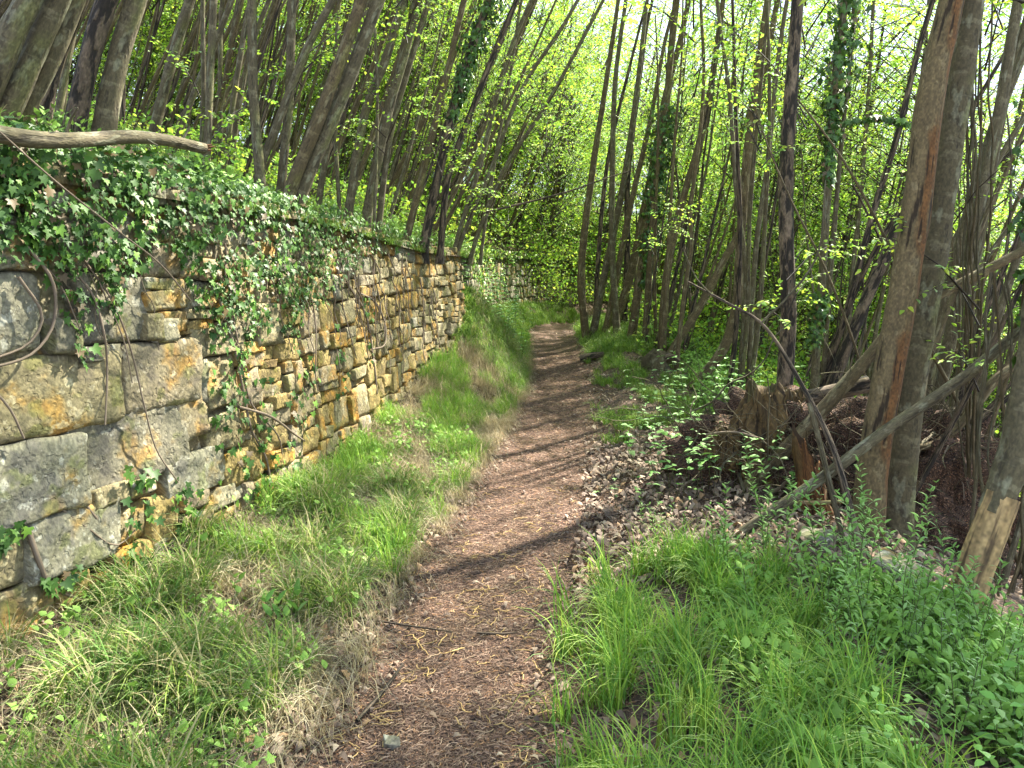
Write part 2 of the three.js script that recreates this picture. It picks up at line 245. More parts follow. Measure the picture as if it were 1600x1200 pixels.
function wallCore(dA, dB, root) {
  const pos = [], uv = [], idx = [], N = Math.ceil((dB - dA) / 0.2); // dark earth-filled body behind the face stones
  for (let i = 0; i <= N; i++) {
    const d = lerp(dA, dB, i / N), y0 = footY(d) - 0.35, y1 = topY(d) - 0.03, b0 = wallPoint(d, y0, -0.065).p, b1 = wallPoint(d, y1, -0.065).p, c1 = wallPoint(d, y1, -0.5).p, c0 = wallPoint(d, y0, -0.5).p;
    for (const q of [c0, b0, b1, c1]) { pos.push(q.x - root.position.x, q.y - root.position.y, q.z - root.position.z); }
    uv.push(d * 0.5, 0, d * 0.5, 0.1, d * 0.5, 1, d * 0.5, 1.2);
    if (i) for (let k = 0; k < 4; k++) { const a = i * 4 + k, b = i * 4 + (k + 1) % 4; idx.push(a, b, a - 4, b, b - 4, a - 4); }
  }
  idx.push(0, 1, 2, 0, 2, 3, N * 4, N * 4 + 2, N * 4 + 1, N * 4, N * 4 + 3, N * 4 + 2);
  const g = new THREE.BufferGeometry(); g.setAttribute('position', new THREE.Float32BufferAttribute(pos, 3)); g.setAttribute('uv', new THREE.Float32BufferAttribute(uv, 2)); g.setIndex(idx);
  part('core', g.toNonIndexed(), M.core, root).geometry.computeVertexNormals();
}
{
  const R = rng(21), root = thing('dry_stone_wall', [wallX(3), 0, -3], 'long dry stone retaining wall beside the path, ivy hanging over its top', 'stone wall');
  const list = nearStones.map(([a, b, c, e], i) => [a, b, c, e, nearTints[i], (b - a) > 0.25]);
  const tint = (d, y, r) => { const k = r(); if (d < 3.3) return [0, 0, 4, 1][Math.floor(k * 4)]; const low = y < 1.5 && d < 8.2; return low ? [2, 2, 1, 2, 1, 5][Math.floor(k * 6)] : [1, 0, 1, 5, 1, 0][Math.floor(k * 6)]; };
  const nearZone = (d) => d < 4.45;
  courses(list, 1.6, 2.86, (d) => footY(d) - 0.15, (d) => topY(d), () => 0.42, tint, R);
  courses(list, 2.86, 4.5, (d) => 1.9, (d) => topY(d) + 0.02, () => 0.3, tint, R);
  courses(list, 2.86, 4.4, () => 0.0, () => 0.14, () => 0.3, tint, R);
  courses(list, 3.94, 4.6, (d) => 1.3, () => 1.92, () => 0.24, tint, R);
  courses(list, 4.6, 10.05, (d) => footY(d) - 0.15, (d) => topY(d) + 0.02, (d) => lerp(0.235, 0.27, smooth(5, 9, d)), tint, R);
  buildWall(root, list, R);
  wallCore(1.6, 10.05, root);
}
{
  const R = rng(22), root = thing('dry_stone_wall', [wallX(16), footY(16), -16], 'weathered grey stone wall further along, beyond the grassy gap where the path bends', 'stone wall');
  const list = [];
  courses(list, 12.1, 21, (d) => footY(d) - 0.15, (d) => topY(d), () => 0.34, (d, y, r) => [0, 4, 4, 0, 4, 5][Math.floor(r() * 6)], R);
  buildWall(root, list, R);
  wallCore(12.1, 21, root);
}

for (const [a, b] of [[9.9, 12.3], [20.9, 88], [-7, 1.7]]) { const g = new THREE.Group(); wallCore(a, b, g); const m = g.children[0]; m.name = numbered('earth_bank'); m.userData = { kind: 'structure', label: 'bare earth bank under the terrace edge' }; scene.add(m); }

// ---------- tubes: trunks, branches, vines ----------
function tube(pts, radii, seg = 9, opt = {}) { // pts: Vector3[], radii at the points
  const { per = 0.22, rough = 0.06, flare = 0, uvx = 0.5, seed = 0, cap = true } = opt;
  const c = new THREE.CatmullRomCurve3(pts, false, 'centripetal'), len = c.getLength(), N = Math.max(2, Math.min(90, Math.round(len / per)));
  const pos = [], nor = [], uv = [], idx = []; let n = null, prev = null;
  const around = Math.max(1, Math.round(2 * Math.PI * radii[0] / uvx)) * uvx;
  for (let i = 0; i <= N; i++) {
    const t = i / N, p = c.getPointAt(t), T = c.getTangentAt(t), k = t * (radii.length - 1), k0 = Math.min(radii.length - 2, Math.floor(k));
    let r = lerp(radii[k0], radii[k0 + 1], k - k0); if (flare) r *= 1 + flare * Math.exp(-t * len / (radii[0] * 2.2));
    if (!n) n = Math.abs(T.y) < 0.9 ? V(0, 1, 0) : V(1, 0, 0); n.addScaledVector(T, -n.dot(T)).normalize(); const b = V().crossVectors(T, n);
    for (let j = 0; j <= seg; j++) {
      const a = (j % seg) / seg * 2 * Math.PI, ca = Math.cos(a), sa = Math.sin(a), dx = n.x * ca + b.x * sa, dy = n.y * ca + b.y * sa, dz = n.z * ca + b.z * sa;
      const lob = flare ? 1 + 0.25 * Math.cos(a * 4 + seed) * Math.exp(-t * len / (radii[0] * 2)) : 1;
      const rr = r * lob * (1 + rough * n3(p.x * 2 + dx * 0.9 + seed, p.y * 1.6 + dy, p.z * 2 + dz * 0.9) + rough * 0.5 * n3(dx * 2.2 + seed, p.y * 6, dz * 2.2));
      pos.push(p.x + dx * rr, p.y + dy * rr, p.z + dz * rr); nor.push(dx, dy, dz); uv.push(j / seg * around / 1.0, t * len * 0.8 + seed * 0.37);
      if (i && j) { const q = i * (seg + 1) + j; idx.push(q, q - 1, q - seg - 1, q - 1, q - seg - 2, q - seg - 1); }
    }
  }
  if (cap) for (const [i, s] of [[0, -1], [N, 1]]) { const p = c.getPointAt(i / N), T = c.getTangentAt(i / N).multiplyScalar(s), o = pos.length / 3; pos.push(p.x, p.y, p.z); nor.push(T.x, T.y, T.z); uv.push(0.5, 0.5); for (let j = 0; j < seg; j++) { const q = i * (seg + 1) + j; idx.push(o, q, q + 1); } }
  const g = new THREE.BufferGeometry(); g.setAttribute('position', new THREE.Float32BufferAttribute(pos, 3)); g.setAttribute('normal', new THREE.Float32BufferAttribute(nor, 3)); g.setAttribute('uv', new THREE.Float32BufferAttribute(uv, 2)); g.setIndex(idx);
  return g;
}
const rel = (pts, o) => pts.map((p) => V(p[0] - o.x, p[1] - o.y, p[2] - o.z));

// ---------- leaves ----------
class Leaves { // many small leaf blades in one geometry
  constructor() { this.p = []; this.n = []; this.c = []; this.i = []; }
  blade(at, dir, nrm, len, wid, col, outline, fold = 0.18) { // outline: [along, half width] pairs from base to tip
    const x = V().crossVectors(dir, nrm).normalize(), o = this.p.length / 3, add = (s, w, z) => { this.p.push(at.x + dir.x * s * len + x.x * w * wid + nrm.x * z * len, at.y + dir.y * s * len + x.y * w * wid + nrm.y * z * len, at.z + dir.z * s * len + x.z * w * wid + nrm.z * z * len); const k = Math.sign(w) * 0.3; this.n.push(nrm.x - x.x * k * -1, nrm.y - x.y * k * -1, nrm.z - x.z * k * -1); this.c.push(col[0], col[1], col[2]); };
    const m = outline.length; add(0, 0, 0);
    for (let k = 0; k < m; k++) { const [s, w] = outline[k]; add(s, w, fold * w - 0.14 * s * s); add(s, -w, fold * w - 0.14 * s * s); }
    add(1, 0, -0.16); const tip = o + 1 + 2 * m; 
    this.i.push(o, o + 1, o + 2);
    for (let k = 1; k < m; k++) { const a = o + 1 + 2 * (k - 1), b = a + 2; this.i.push(a, b, a + 1, a + 1, b, b + 1); }
    this.i.push(o + 1 + 2 * (m - 1), tip, o + 2 + 2 * (m - 1));
  }
  stick(a, b, r, col) { // three-sided twig
    const T = b.clone().sub(a).normalize(), n = V().crossVectors(T, Math.abs(T.y) > 0.8 ? V(1, 0, 0) : V(0, 1, 0)).normalize(), q = V().crossVectors(T, n), o = this.p.length / 3;
    for (const [P, rr] of [[a, r], [b, r * 0.6]]) for (let k = 0; k < 3; k++) { const c = Math.cos(k * 2.094), s = Math.sin(k * 2.094); this.p.push(P.x + (n.x * c + q.x * s) * rr, P.y + (n.y * c + q.y * s) * rr, P.z + (n.z * c + q.z * s) * rr); this.n.push(n.x * c + q.x * s, n.y * c + q.y * s, n.z * c + q.z * s); this.c.push(...col); }
    for (let k = 0; k < 3; k++) { const l = (k + 1) % 3; this.i.push(o + k, o + l, o + 3 + k, o + l, o + 3 + l, o + 3 + k); }
  }
  geo() { const g = new THREE.BufferGeometry(); g.setAttribute('position', new THREE.Float32BufferAttribute(this.p, 3)); g.setAttribute('normal', new THREE.Float32BufferAttribute(this.n, 3)); g.setAttribute('color', new THREE.Float32BufferAttribute(this.c, 3)); g.setIndex(this.i); return g; }
}
const OVAL = [[0.2, 0.36], [0.45, 0.5], [0.75, 0.32]], SIMPLE = [[0.4, 0.5]], LANCE = [[0.3, 0.42], [0.65, 0.36]], BROAD = [[0.12, 0.34], [0.4, 0.5], [0.7, 0.4], [0.9, 0.16]];
const IVYL = [[0.02, 0.4], [0.22, 0.3], [0.34, 0.55], [0.55, 0.22]];
const rv = (R) => { const z = 2 * R() - 1, a = 6.2832 * R(), s = Math.sqrt(1 - z * z); return V(s * Math.cos(a), z, s * Math.sin(a)); };
function spring(R, dark = 0) { const k = R(), b = (0.75 + 0.45 * R()) * (1 - dark * 0.45); return k < 0.2 ? [0.52 * b, 0.62 * b, 0.07 * b] : k < 0.75 ? [0.38 * b, 0.59 * b, 0.065 * b] : [0.24 * b, 0.47 * b, 0.07 * b]; }
const TWIG = [0.075, 0.055, 0.04];
function spray(L, at, dir, len, n, leafLen, R, outline, dark) { // a leafy twig
  let p = at.clone(), d = dir.clone(); const side0 = R() < 0.5 ? 1 : -1, step = len / n;
  const up = V((R() - 0.5) * 0.9, 1, (R() - 0.5) * 0.9).normalize();
  for (let k = 0; k < n; k++) {
    const q = p.clone().addScaledVector(d, step); if (k % 2 === 0) L.stick(p, q.clone().addScaledVector(d, step), 0.0035, TWIG);
    const s = V().crossVectors(d, up).normalize().multiplyScalar(k % 2 ? side0 : -side0);
    const ld = s.multiplyScalar(0.8).addScaledVector(d, 0.5).addScaledVector(rv(R), 0.35); ld.y -= 0.12; ld.normalize();
    const nn = up.clone().addScaledVector(rv(R), 0.5); nn.addScaledVector(ld, -nn.dot(ld)).normalize();
    const ll = leafLen * (0.65 + 0.6 * R()); L.blade(q, ld, nn, ll, ll * 0.56, spring(R, dark), outline);
    p = q; d.addScaledVector(rv(R), 0.12); d.y -= 0.04; d.normalize();
  }
  const nn = up.clone().addScaledVector(d, -up.dot(d)).normalize(); L.blade(p, d, nn, leafLen, leafLen * 0.56, spring(R, dark), outline);
}
function crownGeo(seed, { rx = 1.5, ry = 2.3, limbs = 26, twigs = 10, leaf = 0.085, outline = SIMPLE, dark = 0, low = -1 }) {
  const R = rng(seed), L = new Leaves();
  for (let k = 0; k < limbs; k++) {
    const y0 = lerp(low * ry, ry * 0.85, (k + R()) / limbs), wide = Math.sqrt(Math.max(0.12, 1 - (y0 / ry) ** 2)) * rx * (0.55 + 0.6 * R()), a = R() * 6.283;
    const tip = V(Math.cos(a) * wide, y0 + 0.25 * wide + 0.3 * R(), Math.sin(a) * wide), root = V(0, y0 - 0.35 * wide, 0), mid = root.clone().lerp(tip, 0.5); mid.y += 0.12 * wide;
    L.stick(root, mid, 0.012, TWIG); L.stick(mid, tip, 0.008, TWIG);
    for (let t = 0; t < twigs; t++) {
      const f = 0.25 + 0.8 * ((t + R()) / twigs), P = f < 0.5 ? root.clone().lerp(mid, f * 2) : mid.clone().lerp(tip, f * 2 - 1), d = tip.clone().sub(root).normalize().addScaledVector(rv(R), 0.9).normalize();
      d.y *= 0.6; d.normalize(); spray(L, P, d, 0.3 + 0.4 * R(), 8 + Math.floor(R() * 7), leaf, R, outline, dark);
    }
  }
  return L.geo();
}
const crowns = [0, 1, 2, 3, 4].map((k) => crownGeo(300 + k, { rx: 1.55 + 0.2 * k, ry: 2.2 + 0.25 * (k % 3), limbs: 19, twigs: 7, leaf: 0.066 }));
const bushes = [0, 1, 2, 3].map((k) => crownGeo(330 + k, { rx: 1.2 + 0.15 * k, ry: 1.9, limbs: 22, twigs: 9, leaf: 0.066 }));
const sprigs = [0, 1, 2].map((k) => crownGeo(350 + k, { rx: 0.75, ry: 0.5, limbs: 4, twigs: 6, leaf: 0.065, outline: OVAL }));

// ---------- trees ----------
function extend(pts, R, total, lean, ground = groundY) { // carry a stem on above its last known point, and down to the soil
  const out = pts.map((p) => V(...p)), a = out[0], b = out[1], g = ground(a.x, -a.z) - 0.12, dir = a.clone().sub(b).normalize();
  if (a.y > g + 0.05) { dir.x *= 0.75; dir.normalize(); const k = Math.min(3, (a.y - g) / Math.max(0.35, -dir.y)); const e = a.clone().addScaledVector(dir, k); e.y = Math.min(e.y, ground(e.x, -e.z) - 0.1); out.unshift(e); } else a.y = Math.min(a.y, g + 0.05);
  let p = out[out.length - 1].clone(), d = p.clone().sub(out[out.length - 2]).normalize(), len = out[0].distanceTo(p);
  while (len < total) { d.addScaledVector(V(lean * 0.12, 0.16, 0), 1).addScaledVector(rv(R), 0.09).normalize(); p = p.clone().addScaledVector(d, 1.1); out.push(p); len += 1.1; }
  return out;
}
function buildTree(name, label, group, stems, o = {}) {
  const R = rng(o.seed ?? 1), mat = o.mat ?? M.bark, built = stems.map(([r, pts]) => [r, extend(pts, R, o.height ?? 7.5 + 2.5 * R(), o.lean ?? 0.5, group === T ? (x, d) => terraceY(Math.min(x, wallX(d) - 0.05), d) : groundY)]);
  const base = built[0][1][0], root = thing(name, [base.x, base.y, base.z], label, 'tree', group);
  built.forEach(([r, pts], k) => {
    const loc = pts.map((p) => p.clone().sub(root.position)), rad = loc.map((_, i) => r * lerp(1.08, 0.3, (i / (loc.length - 1)) ** 1.3));
    part(built.length > 1 ? 'stem' : 'trunk', tube(loc, rad.map((x) => x * (group === T ? 0.82 : 0.9)), r > 0.05 ? 14 : 8, { per: r > 0.05 ? 0.1 : 0.2, rough: 0.07, flare: 0.5, seed: (o.seed ?? 1) * 3.1 + k }), k % 2 && o.mat2 ? o.mat2 : mat, root);
    const nc = o.crown ?? 2;
    for (let c = 0; c < nc; c++) {
      const P = loc[Math.max(1, Math.round(lerp(loc.length - 1, loc.length * (o.crownLow ?? 0.62), c / Math.max(1, nc)) - 0.01))] ?? loc[loc.length - 1];
      const m = part('crown', crowns[Math.floor(R() * crowns.length)], M.leaf, root, 'stuff'); m.position.copy(P).add(V((R() - 0.5) * 0.8, 0.2 + c * -0.1, (R() - 0.5) * 0.8)); m.rotation.y = R() * 6.28; m.scale.setScalar((0.8 + 0.3 * R()) * (o.crownScale ?? 1));
    }
  });
  return root;
}
const T = 'trees on the upper terrace', RT = 'trees on the slope right of the path';
const S = {
A:[[0.082,[[-3.268,2.291,-4.4],[-3.044,2.758,-4.4],[-2.82,3.243,-4.4]]],[0.077,[[-3.121,2.469,-4.55],[-2.916,2.913,-4.55],[-2.742,3.299,-4.55]]],[0.068,[[-3.104,2.538,-4.7],[-2.893,2.957,-4.7],[-2.721,3.356,-4.7]]]],
D:[[0.056,[[-3.446,2.651,-5.5],[-3.324,3.187,-5.5],[-3.138,3.654,-5.5]]]],
D2:[[0.036,[[-3.945,2.842,-6.5],[-3.796,3.697,-6.5],[-3.725,4.028,-6.5]]],[0.028,[[-3.939,2.861,-6.6],[-3.899,3.505,-6.6],[-3.821,4.065,-6.6]]]],
E:[[0.076,[[-2.916,2.525,-5.0],[-2.823,3.001,-5.0],[-2.683,3.468,-5.0]]],[0.08,[[-2.771,2.531,-5.1],[-2.676,3.072,-5.1],[-2.541,3.505,-5.1]]]],
E2:[[0.03,[[-3.625,2.937,-7],[-3.613,3.442,-7],[-3.649,3.858,-7],[-3.565,4.215,-7]]]],
G:[[0.056,[[-3.351,2.878,-7],[-3.197,3.502,-7],[-2.989,4.215,-7]]]],
H:[[0.036,[[-3.12,2.878,-7],[-2.941,3.383,-7],[-2.763,3.799,-7],[-2.603,4.215,-7]]]],
I:[[0.036,[[-2.43,2.507,-6],[-2.404,3.179,-6],[-2.374,3.841,-6]]],[0.023,[[-2.517,2.542,-6.1],[-2.496,3.205,-6.1],[-2.501,3.878,-6.1]]]],
K:[[0.033,[[-2.662,2.741,-7],[-2.543,3.561,-7],[-2.424,4.215,-7]]],[0.03,[[-2.64,2.745,-7.1],[-2.483,3.71,-7.1],[-2.29,4.252,-7.1]]]],
L:[[0.048,[[-2.002,2.389,-6],[-2.058,3.077,-6],[-2.068,3.841,-6]]],[0.039,[[-2.071,2.418,-6.1],[-1.812,3.102,-6.1],[-1.647,3.516,-6.1],[-1.45,3.878,-6.1]]],[0.045,[[-1.895,2.416,-6.2],[-1.832,3.126,-6.2],[-1.811,3.916,-6.2]]]],
L3:[[0.031,[[-3.09,2.924,-8],[-3.097,3.773,-8],[-3.076,4.588,-8]]],[0.027,[[-3.158,2.924,-8],[-3.042,3.773,-8],[-2.907,4.588,-8]]]],
O:[[0.059,[[-1.742,2.389,-6],[-1.467,3.077,-6],[-1.197,3.841,-6]]],[0.062,[[-1.688,2.366,-6.1],[-1.372,3.102,-6.1],[-1.077,3.878,-6.1]]]],
O2:[[0.038,[[-1.923,2.396,-7.5],[-1.783,3.192,-7.5],[-1.528,4.019,-7.5],[-1.401,4.401,-7.5]]],[0.025,[[-1.719,2.364,-7.5],[-1.757,3.128,-7.5],[-1.719,4.401,-7.5]]]],
Q:[[0.051,[[-1.63,2.249,-7.5],[-1.452,3.319,-7.5],[-1.273,3.765,-7.5],[-1.07,4.401,-7.5]]],[0.061,[[-1.471,2.213,-7.6],[-1.258,3.277,-7.6],[-1.097,3.858,-7.6],[-0.955,4.439,-7.6]]],[0.039,[[-1.36,2.156,-7.7],[-1.242,3.103,-7.7],[-1.046,3.822,-7.7],[-0.85,4.476,-7.7]]],[0.019,[[-1.351,2.165,-7.4],[-1.319,3.422,-7.4],[-1.344,4.364,-7.4]]]],
T:[[0.047,[[-1.183,2.091,-8.5],[-0.952,3.043,-8.5],[-0.722,3.981,-8.5],[-0.541,4.775,-8.5]]]],
U:[[0.062,[[-0.993,2.067,-8.6],[-0.818,2.914,-8.6],[-0.569,3.936,-8.6],[-0.256,4.812,-8.6]]],[0.044,[[-0.812,2.102,-8.7],[-0.739,2.782,-8.7],[-0.428,3.668,-8.7],[-0.074,4.554,-8.7]]]],
V:[[0.038,[[-0.722,2.177,-10],[-0.407,3.213,-10],[-0.085,4.486,-10],[0.255,5.335,-10]]],[0.034,[[-0.662,2.177,-10],[-0.297,3.043,-10],[0.127,4.147,-10],[0.679,4.996,-10]]]],
X:[[0.037,[[-0.514,2.235,-11],[-0.093,3.281,-11],[0.467,4.121,-11],[0.934,4.962,-11]]],[0.028,[[-0.42,2.235,-11],[-0.233,3.468,-11],[0.0,4.775,-11],[0.14,5.709,-11]]]],
C:[[0.077,[[1.379,0.507,-14],[1.284,1.719,-14],[1.474,3.502,-14],[1.747,5.284,-14],[1.973,6.829,-14]]],[0.072,[[1.508,0.559,-14.1],[1.7,1.6,-14.1],[1.939,2.677,-14.1],[2.154,3.874,-14.1],[2.394,5.67,-14.1]]],[0.065,[[1.711,0.597,-13.9],[1.912,1.6,-13.9],[2.218,3.134,-13.9],[2.572,4.668,-13.9],[2.832,6.084,-13.9]]],[0.064,[[1.919,0.472,-13.7],[1.826,2.065,-13.7],[1.826,3.81,-13.7],[1.884,5.322,-13.7],[2.07,6.717,-13.7]]],[0.084,[[1.868,0.587,-14.2],[2.23,1.721,-14.2],[2.483,2.926,-14.2],[2.628,3.649,-14.2],[2.893,5.096,-14.2]]]],
C2:[[0.07,[[2.216,0.645,-15],[2.292,2.109,-15],[2.305,3.637,-15],[2.547,5.675,-15]]],[0.051,[[1.655,0.709,-15],[1.719,2.109,-15],[1.91,4.019,-15],[2.356,5.929,-15]]]],
C3:[[0.077,[[2.042,0.496,-13],[2.262,2.041,-13],[2.483,3.366,-13],[2.649,4.469,-13],[2.759,5.794,-13]]],[0.06,[[2.26,0.513,-12.8],[2.347,2.035,-12.8],[2.456,3.447,-12.8],[2.608,4.642,-12.8]]]],
I2:[[0.068,[[2.284,0.5,-11.5],[2.36,1.698,-11.5],[2.558,2.674,-11.5],[2.851,3.699,-11.5],[3.007,4.431,-11.5],[3.22,5.895,-11.5]]]],
J:[[0.035,[[2.3,0.486,-10.5],[2.407,1.511,-10.5],[2.505,2.135,-10.5],[2.478,2.491,-10.5],[2.585,3.383,-10.5],[2.674,4.452,-10.5],[2.63,5.522,-10.5]]]],
KK:[[0.061,[[2.316,0.554,-11],[2.708,1.18,-11],[3.1,1.927,-11],[3.362,2.422,-11],[3.548,3.841,-11]]]],
LL:[[0.068,[[2.242,0.213,-9.5],[2.661,0.753,-9.5],[2.823,1.277,-9.5],[2.879,2.165,-9.5],[3.0,3.535,-9.5],[3.226,5.148,-9.5]]]],
M:[[0.072,[[2.351,0.717,-6.5],[2.384,1.269,-6.5],[2.362,2.372,-6.5],[2.411,3.311,-6.5],[2.461,4.028,-6.5]]]],
N:[[0.042,[[2.805,0.649,-7],[2.882,1.659,-7],[2.93,2.432,-7],[3.001,3.502,-7],[3.102,4.215,-7]]],[0.027,[[2.923,0.636,-7.1],[3.014,1.841,-7.1],[3.104,2.926,-7.1],[3.182,3.649,-7.1],[3.225,4.252,-7.1]]]],
OO:[[0.059,[[2.959,0.59,-7],[3.209,1.243,-7],[3.494,1.897,-7],[3.744,2.551,-7],[3.981,3.323,-7],[4.16,4.215,-7]]],[0.036,[[2.923,0.606,-7.1],[3.164,1.359,-7.1],[3.405,2.263,-7.1],[3.616,2.926,-7.1],[3.857,3.89,-7.1]]],[0.028,[[2.873,0.622,-7.2],[3.117,1.111,-7.2],[3.435,1.844,-7.2],[3.912,2.578,-7.2],[4.278,3.067,-7.2]]]],
Q1:[[0.092,[[2.156,-0.157,-4.6],[2.195,0.429,-4.6],[2.284,0.975,-4.6],[2.46,1.99,-4.6],[2.554,2.732,-4.6],[2.683,3.318,-4.6]]],[0.091,[[2.47,-0.006,-4.85],[2.569,0.941,-4.85],[2.676,1.559,-4.85],[2.808,2.382,-4.85],[2.964,3.412,-4.85]]]],
R1:[[0.052,[[3.151,0.024,-5.8],[3.338,1.009,-5.8],[3.506,1.797,-5.8],[3.742,2.88,-5.8],[3.899,3.766,-5.8]]],[0.046,[[3.158,0.072,-6],[3.387,1.193,-6],[3.565,1.906,-6],[3.795,2.721,-6],[4.075,3.434,-6]]]],
R2:[[0.039,[[3.684,-0.137,-6.2],[3.895,0.968,-6.2],[4.105,1.653,-6.2],[4.421,2.6,-6.2]]],[0.033,[[3.697,-0.166,-6.5],[3.835,0.717,-6.5],[3.973,1.545,-6.5],[4.138,2.483,-6.5],[4.304,3.366,-6.5]]],[0.025,[[4.09,-0.193,-6.6],[4.258,0.592,-6.6],[4.482,1.376,-6.6],[4.762,2.216,-6.6]]]],
R3:[[0.038,[[3.693,0.008,-7.5],[4.075,1.218,-7.5],[4.393,1.982,-7.5],[4.839,2.81,-7.5],[5.348,3.637,-7.5]]],[0.031,[[4.075,-0.098,-8],[4.414,0.785,-8],[4.958,1.736,-8],[5.569,2.551,-8]]]],
R4:[[0.038,[[2.827,0.378,-9],[2.903,1.906,-9],[3.056,3.052,-9],[3.171,4.198,-9],[3.285,4.962,-9]]],[0.031,[[2.712,0.378,-9],[2.789,1.753,-9],[2.674,2.67,-9],[2.598,3.816,-9],[2.445,4.962,-9]]]],
R5:[[0.038,[[4.414,-0.098,-10],[4.499,1.515,-10],[4.626,2.788,-10],[4.754,4.486,-10],[4.796,5.335,-10]]],[0.036,[[4.902,-0.183,-10.5],[5.17,1.511,-10.5],[5.526,3.294,-10.5],[5.749,4.809,-10.5]]]],
};
const named = [
  ['A', 'clump of three thick leaning trunks at the near end of the terrace', T, { lean: 0.9 }], ['D', 'straight trunk just behind the thick leaning clump above the fallen branch', T, { mat: M.barkDark }],
  ['D2', 'pair of slim grey stems between the two thick leaning clumps', T], ['E', 'two thick crossing trunks standing right behind the fallen branch', T, { lean: 0.9, mat: M.barkDark, mat2: M.bark }],
  ['E2', 'single slim crooked stem just right of the two thick trunks', T, { mat: M.barkDark }], ['G', 'medium trunk leaning over the middle of the fallen branch', T], ['H', 'slim pale stem curving up past the broken end of the fallen branch', T],
  ['I', 'straight pale trunk with a thin companion at the broken end of the fallen branch', T], ['K', 'two slim stems leaning apart in a V above the ivy', T],
  ['L', 'three stems from one stool, one upright and one bowed, at the edge of the ivy', T], ['L3', 'two thin upright stems well behind the ivy bank', T], ['O', 'two parallel brown trunks leaning strongly over the wall', T, { mat: M.barkWarm, mat2: M.bark, lean: 0.9 }],
  ['O2', 'two slender stems behind the parallel leaning trunks', T], ['Q', 'stool of four grey stems fanning up from the grassy wall top', T, { lean: 0.8 }], ['T', 'single slim trunk leaning right at the grassy end of the wall', T, { mat: M.barkWarm, lean: 0.9 }],
  ['U', 'forked dark trunk with ivy on its upper part at the end of the wall', T, { mat: M.barkDark, lean: 0.9 }], ['V', 'two slim stems leaning right above the gap between the walls', T, { lean: 1 }], ['X', 'low leaning pair of stems arching over the far path', T, { lean: 1.1 }],
  ['C', 'stool of five slender stems at the path edge in the centre of the view', RT, { mat: M.barkWarm, mat2: M.bark }], ['C2', 'two upright stems just behind the five-stemmed stool', RT, { mat: M.barkDark }], ['C3', 'two ivy-wrapped stems just right of the five-stemmed stool', RT, { mat: M.barkWarm }],
  ['I2', 'smooth pale trunk bending right beside the grassy verge', RT, { mat: M.barkWarm }], ['J', 'thin kinked stem beside the smooth pale trunk', RT, { mat: M.barkWarm }], ['KK', 'slim trunk leaning low to the right behind the small grey stump', RT, { mat: M.barkWarm }],
  ['LL', 'brown trunk that leans out low and then turns upright left of the uprooted stump', RT, { mat: M.barkWarm }], ['M', 'dark rough vertical trunk behind the uprooted stump', RT, { mat: M.barkDark, lean: 0.1 }], ['N', 'two upright stems hung with ivy right of the dark vertical trunk', RT, { lean: 0.2 }],
  ['OO', 'three dark stems leaning right behind the big double trunk', RT, { mat: M.barkDark, lean: 0.8 }], ['Q1', 'big double trunk with split orange-brown bark right of the path', RT, { mat: M.bare, mat2: M.bark, lean: 0.7 }], ['R1', 'two greenish trunks leaning right just beyond the big double trunk', RT, { lean: 0.6 }],
  ['R2', 'three thin stems leaning towards the right edge of the view', RT, { lean: 0.7 }], ['R3', 'two strongly slanting stems low on the slope', RT, { lean: 1 }], ['R4', 'two thin stems parting between the pale trunk and the dark vertical trunk', RT, { lean: 0.1 }], ['R5', 'two slim stems far down the slope seen left of the big double trunk', RT, { lean: 0.4 }],
];
named.forEach(([k, label, grp, o = {}], i) => buildTree('tree', label, grp, S[k], { seed: 40 + i, crown: ['R1', 'OO'].includes(k) ? 2 : 1, crownScale: ['C', 'C2', 'C3', 'I2', 'J', 'KK', 'LL', 'R4', 'R5'].includes(k) ? 0.5 : grp === RT ? 0.95 : 0.65, ...o }));

// the wood behind: stools of a few stems, copied
function stool(seed, n, lean, height, dense, thin) {
  const R = rng(seed), g = new THREE.Group();
  for (let k = 0; k < n; k++) {
    const r = thin ? 0.016 + 0.018 * R() : 0.035 + 0.045 * R(), pts = [], a = R() * 6.28; let p = V(Math.cos(a) * 0.18, -0.25, Math.sin(a) * 0.18), d = V(lean * (0.25 + 0.3 * R()) + Math.cos(a) * 0.12, 1, Math.sin(a) * 0.14 + (R() - 0.5) * 0.1).normalize();
    const H = height * (0.75 + 0.4 * R()); for (let l = 0; l <= H; l += 1.1) { pts.push(p.clone()); p = p.clone().addScaledVector(d, 1.1); d.addScaledVector(rv(R), 0.08).addScaledVector(V(0, 0.06, 0), 1).normalize(); }
    const s = lit(new THREE.Mesh(tube(pts, pts.map((_, i) => r * lerp(1.1, 0.3, i / (pts.length - 1))), 6, { per: 0.45, flare: 0.3, seed: seed + k }), [M.bark, M.barkDark, M.barkWarm][Math.floor(R() * 3)])); s.name = n > 1 ? 'stem' : 'trunk'; g.add(s);
    for (let c = 0; c < (dense ? 2 : thin && k ? 0 : 1); c++) { const m = lit(new THREE.Mesh(crowns[Math.floor(R() * 5)], M.leaf)); m.name = 'crown'; m.userData.kind = 'stuff'; m.position.copy(pts[Math.max(1, Math.round((pts.length - 1) * (dense ? 0.75 - c * 0.3 : 1)) - (R() < 0.4 ? 1 : 0))]).add(V((R() - 0.5) * 0.6, 0, (R() - 0.5) * 0.6)); m.rotation.y = R() * 6.28; m.scale.setScalar((thin ? 0.5 : 0.85) + 0.4 * R()); g.add(m); }
  }
  return g;
}
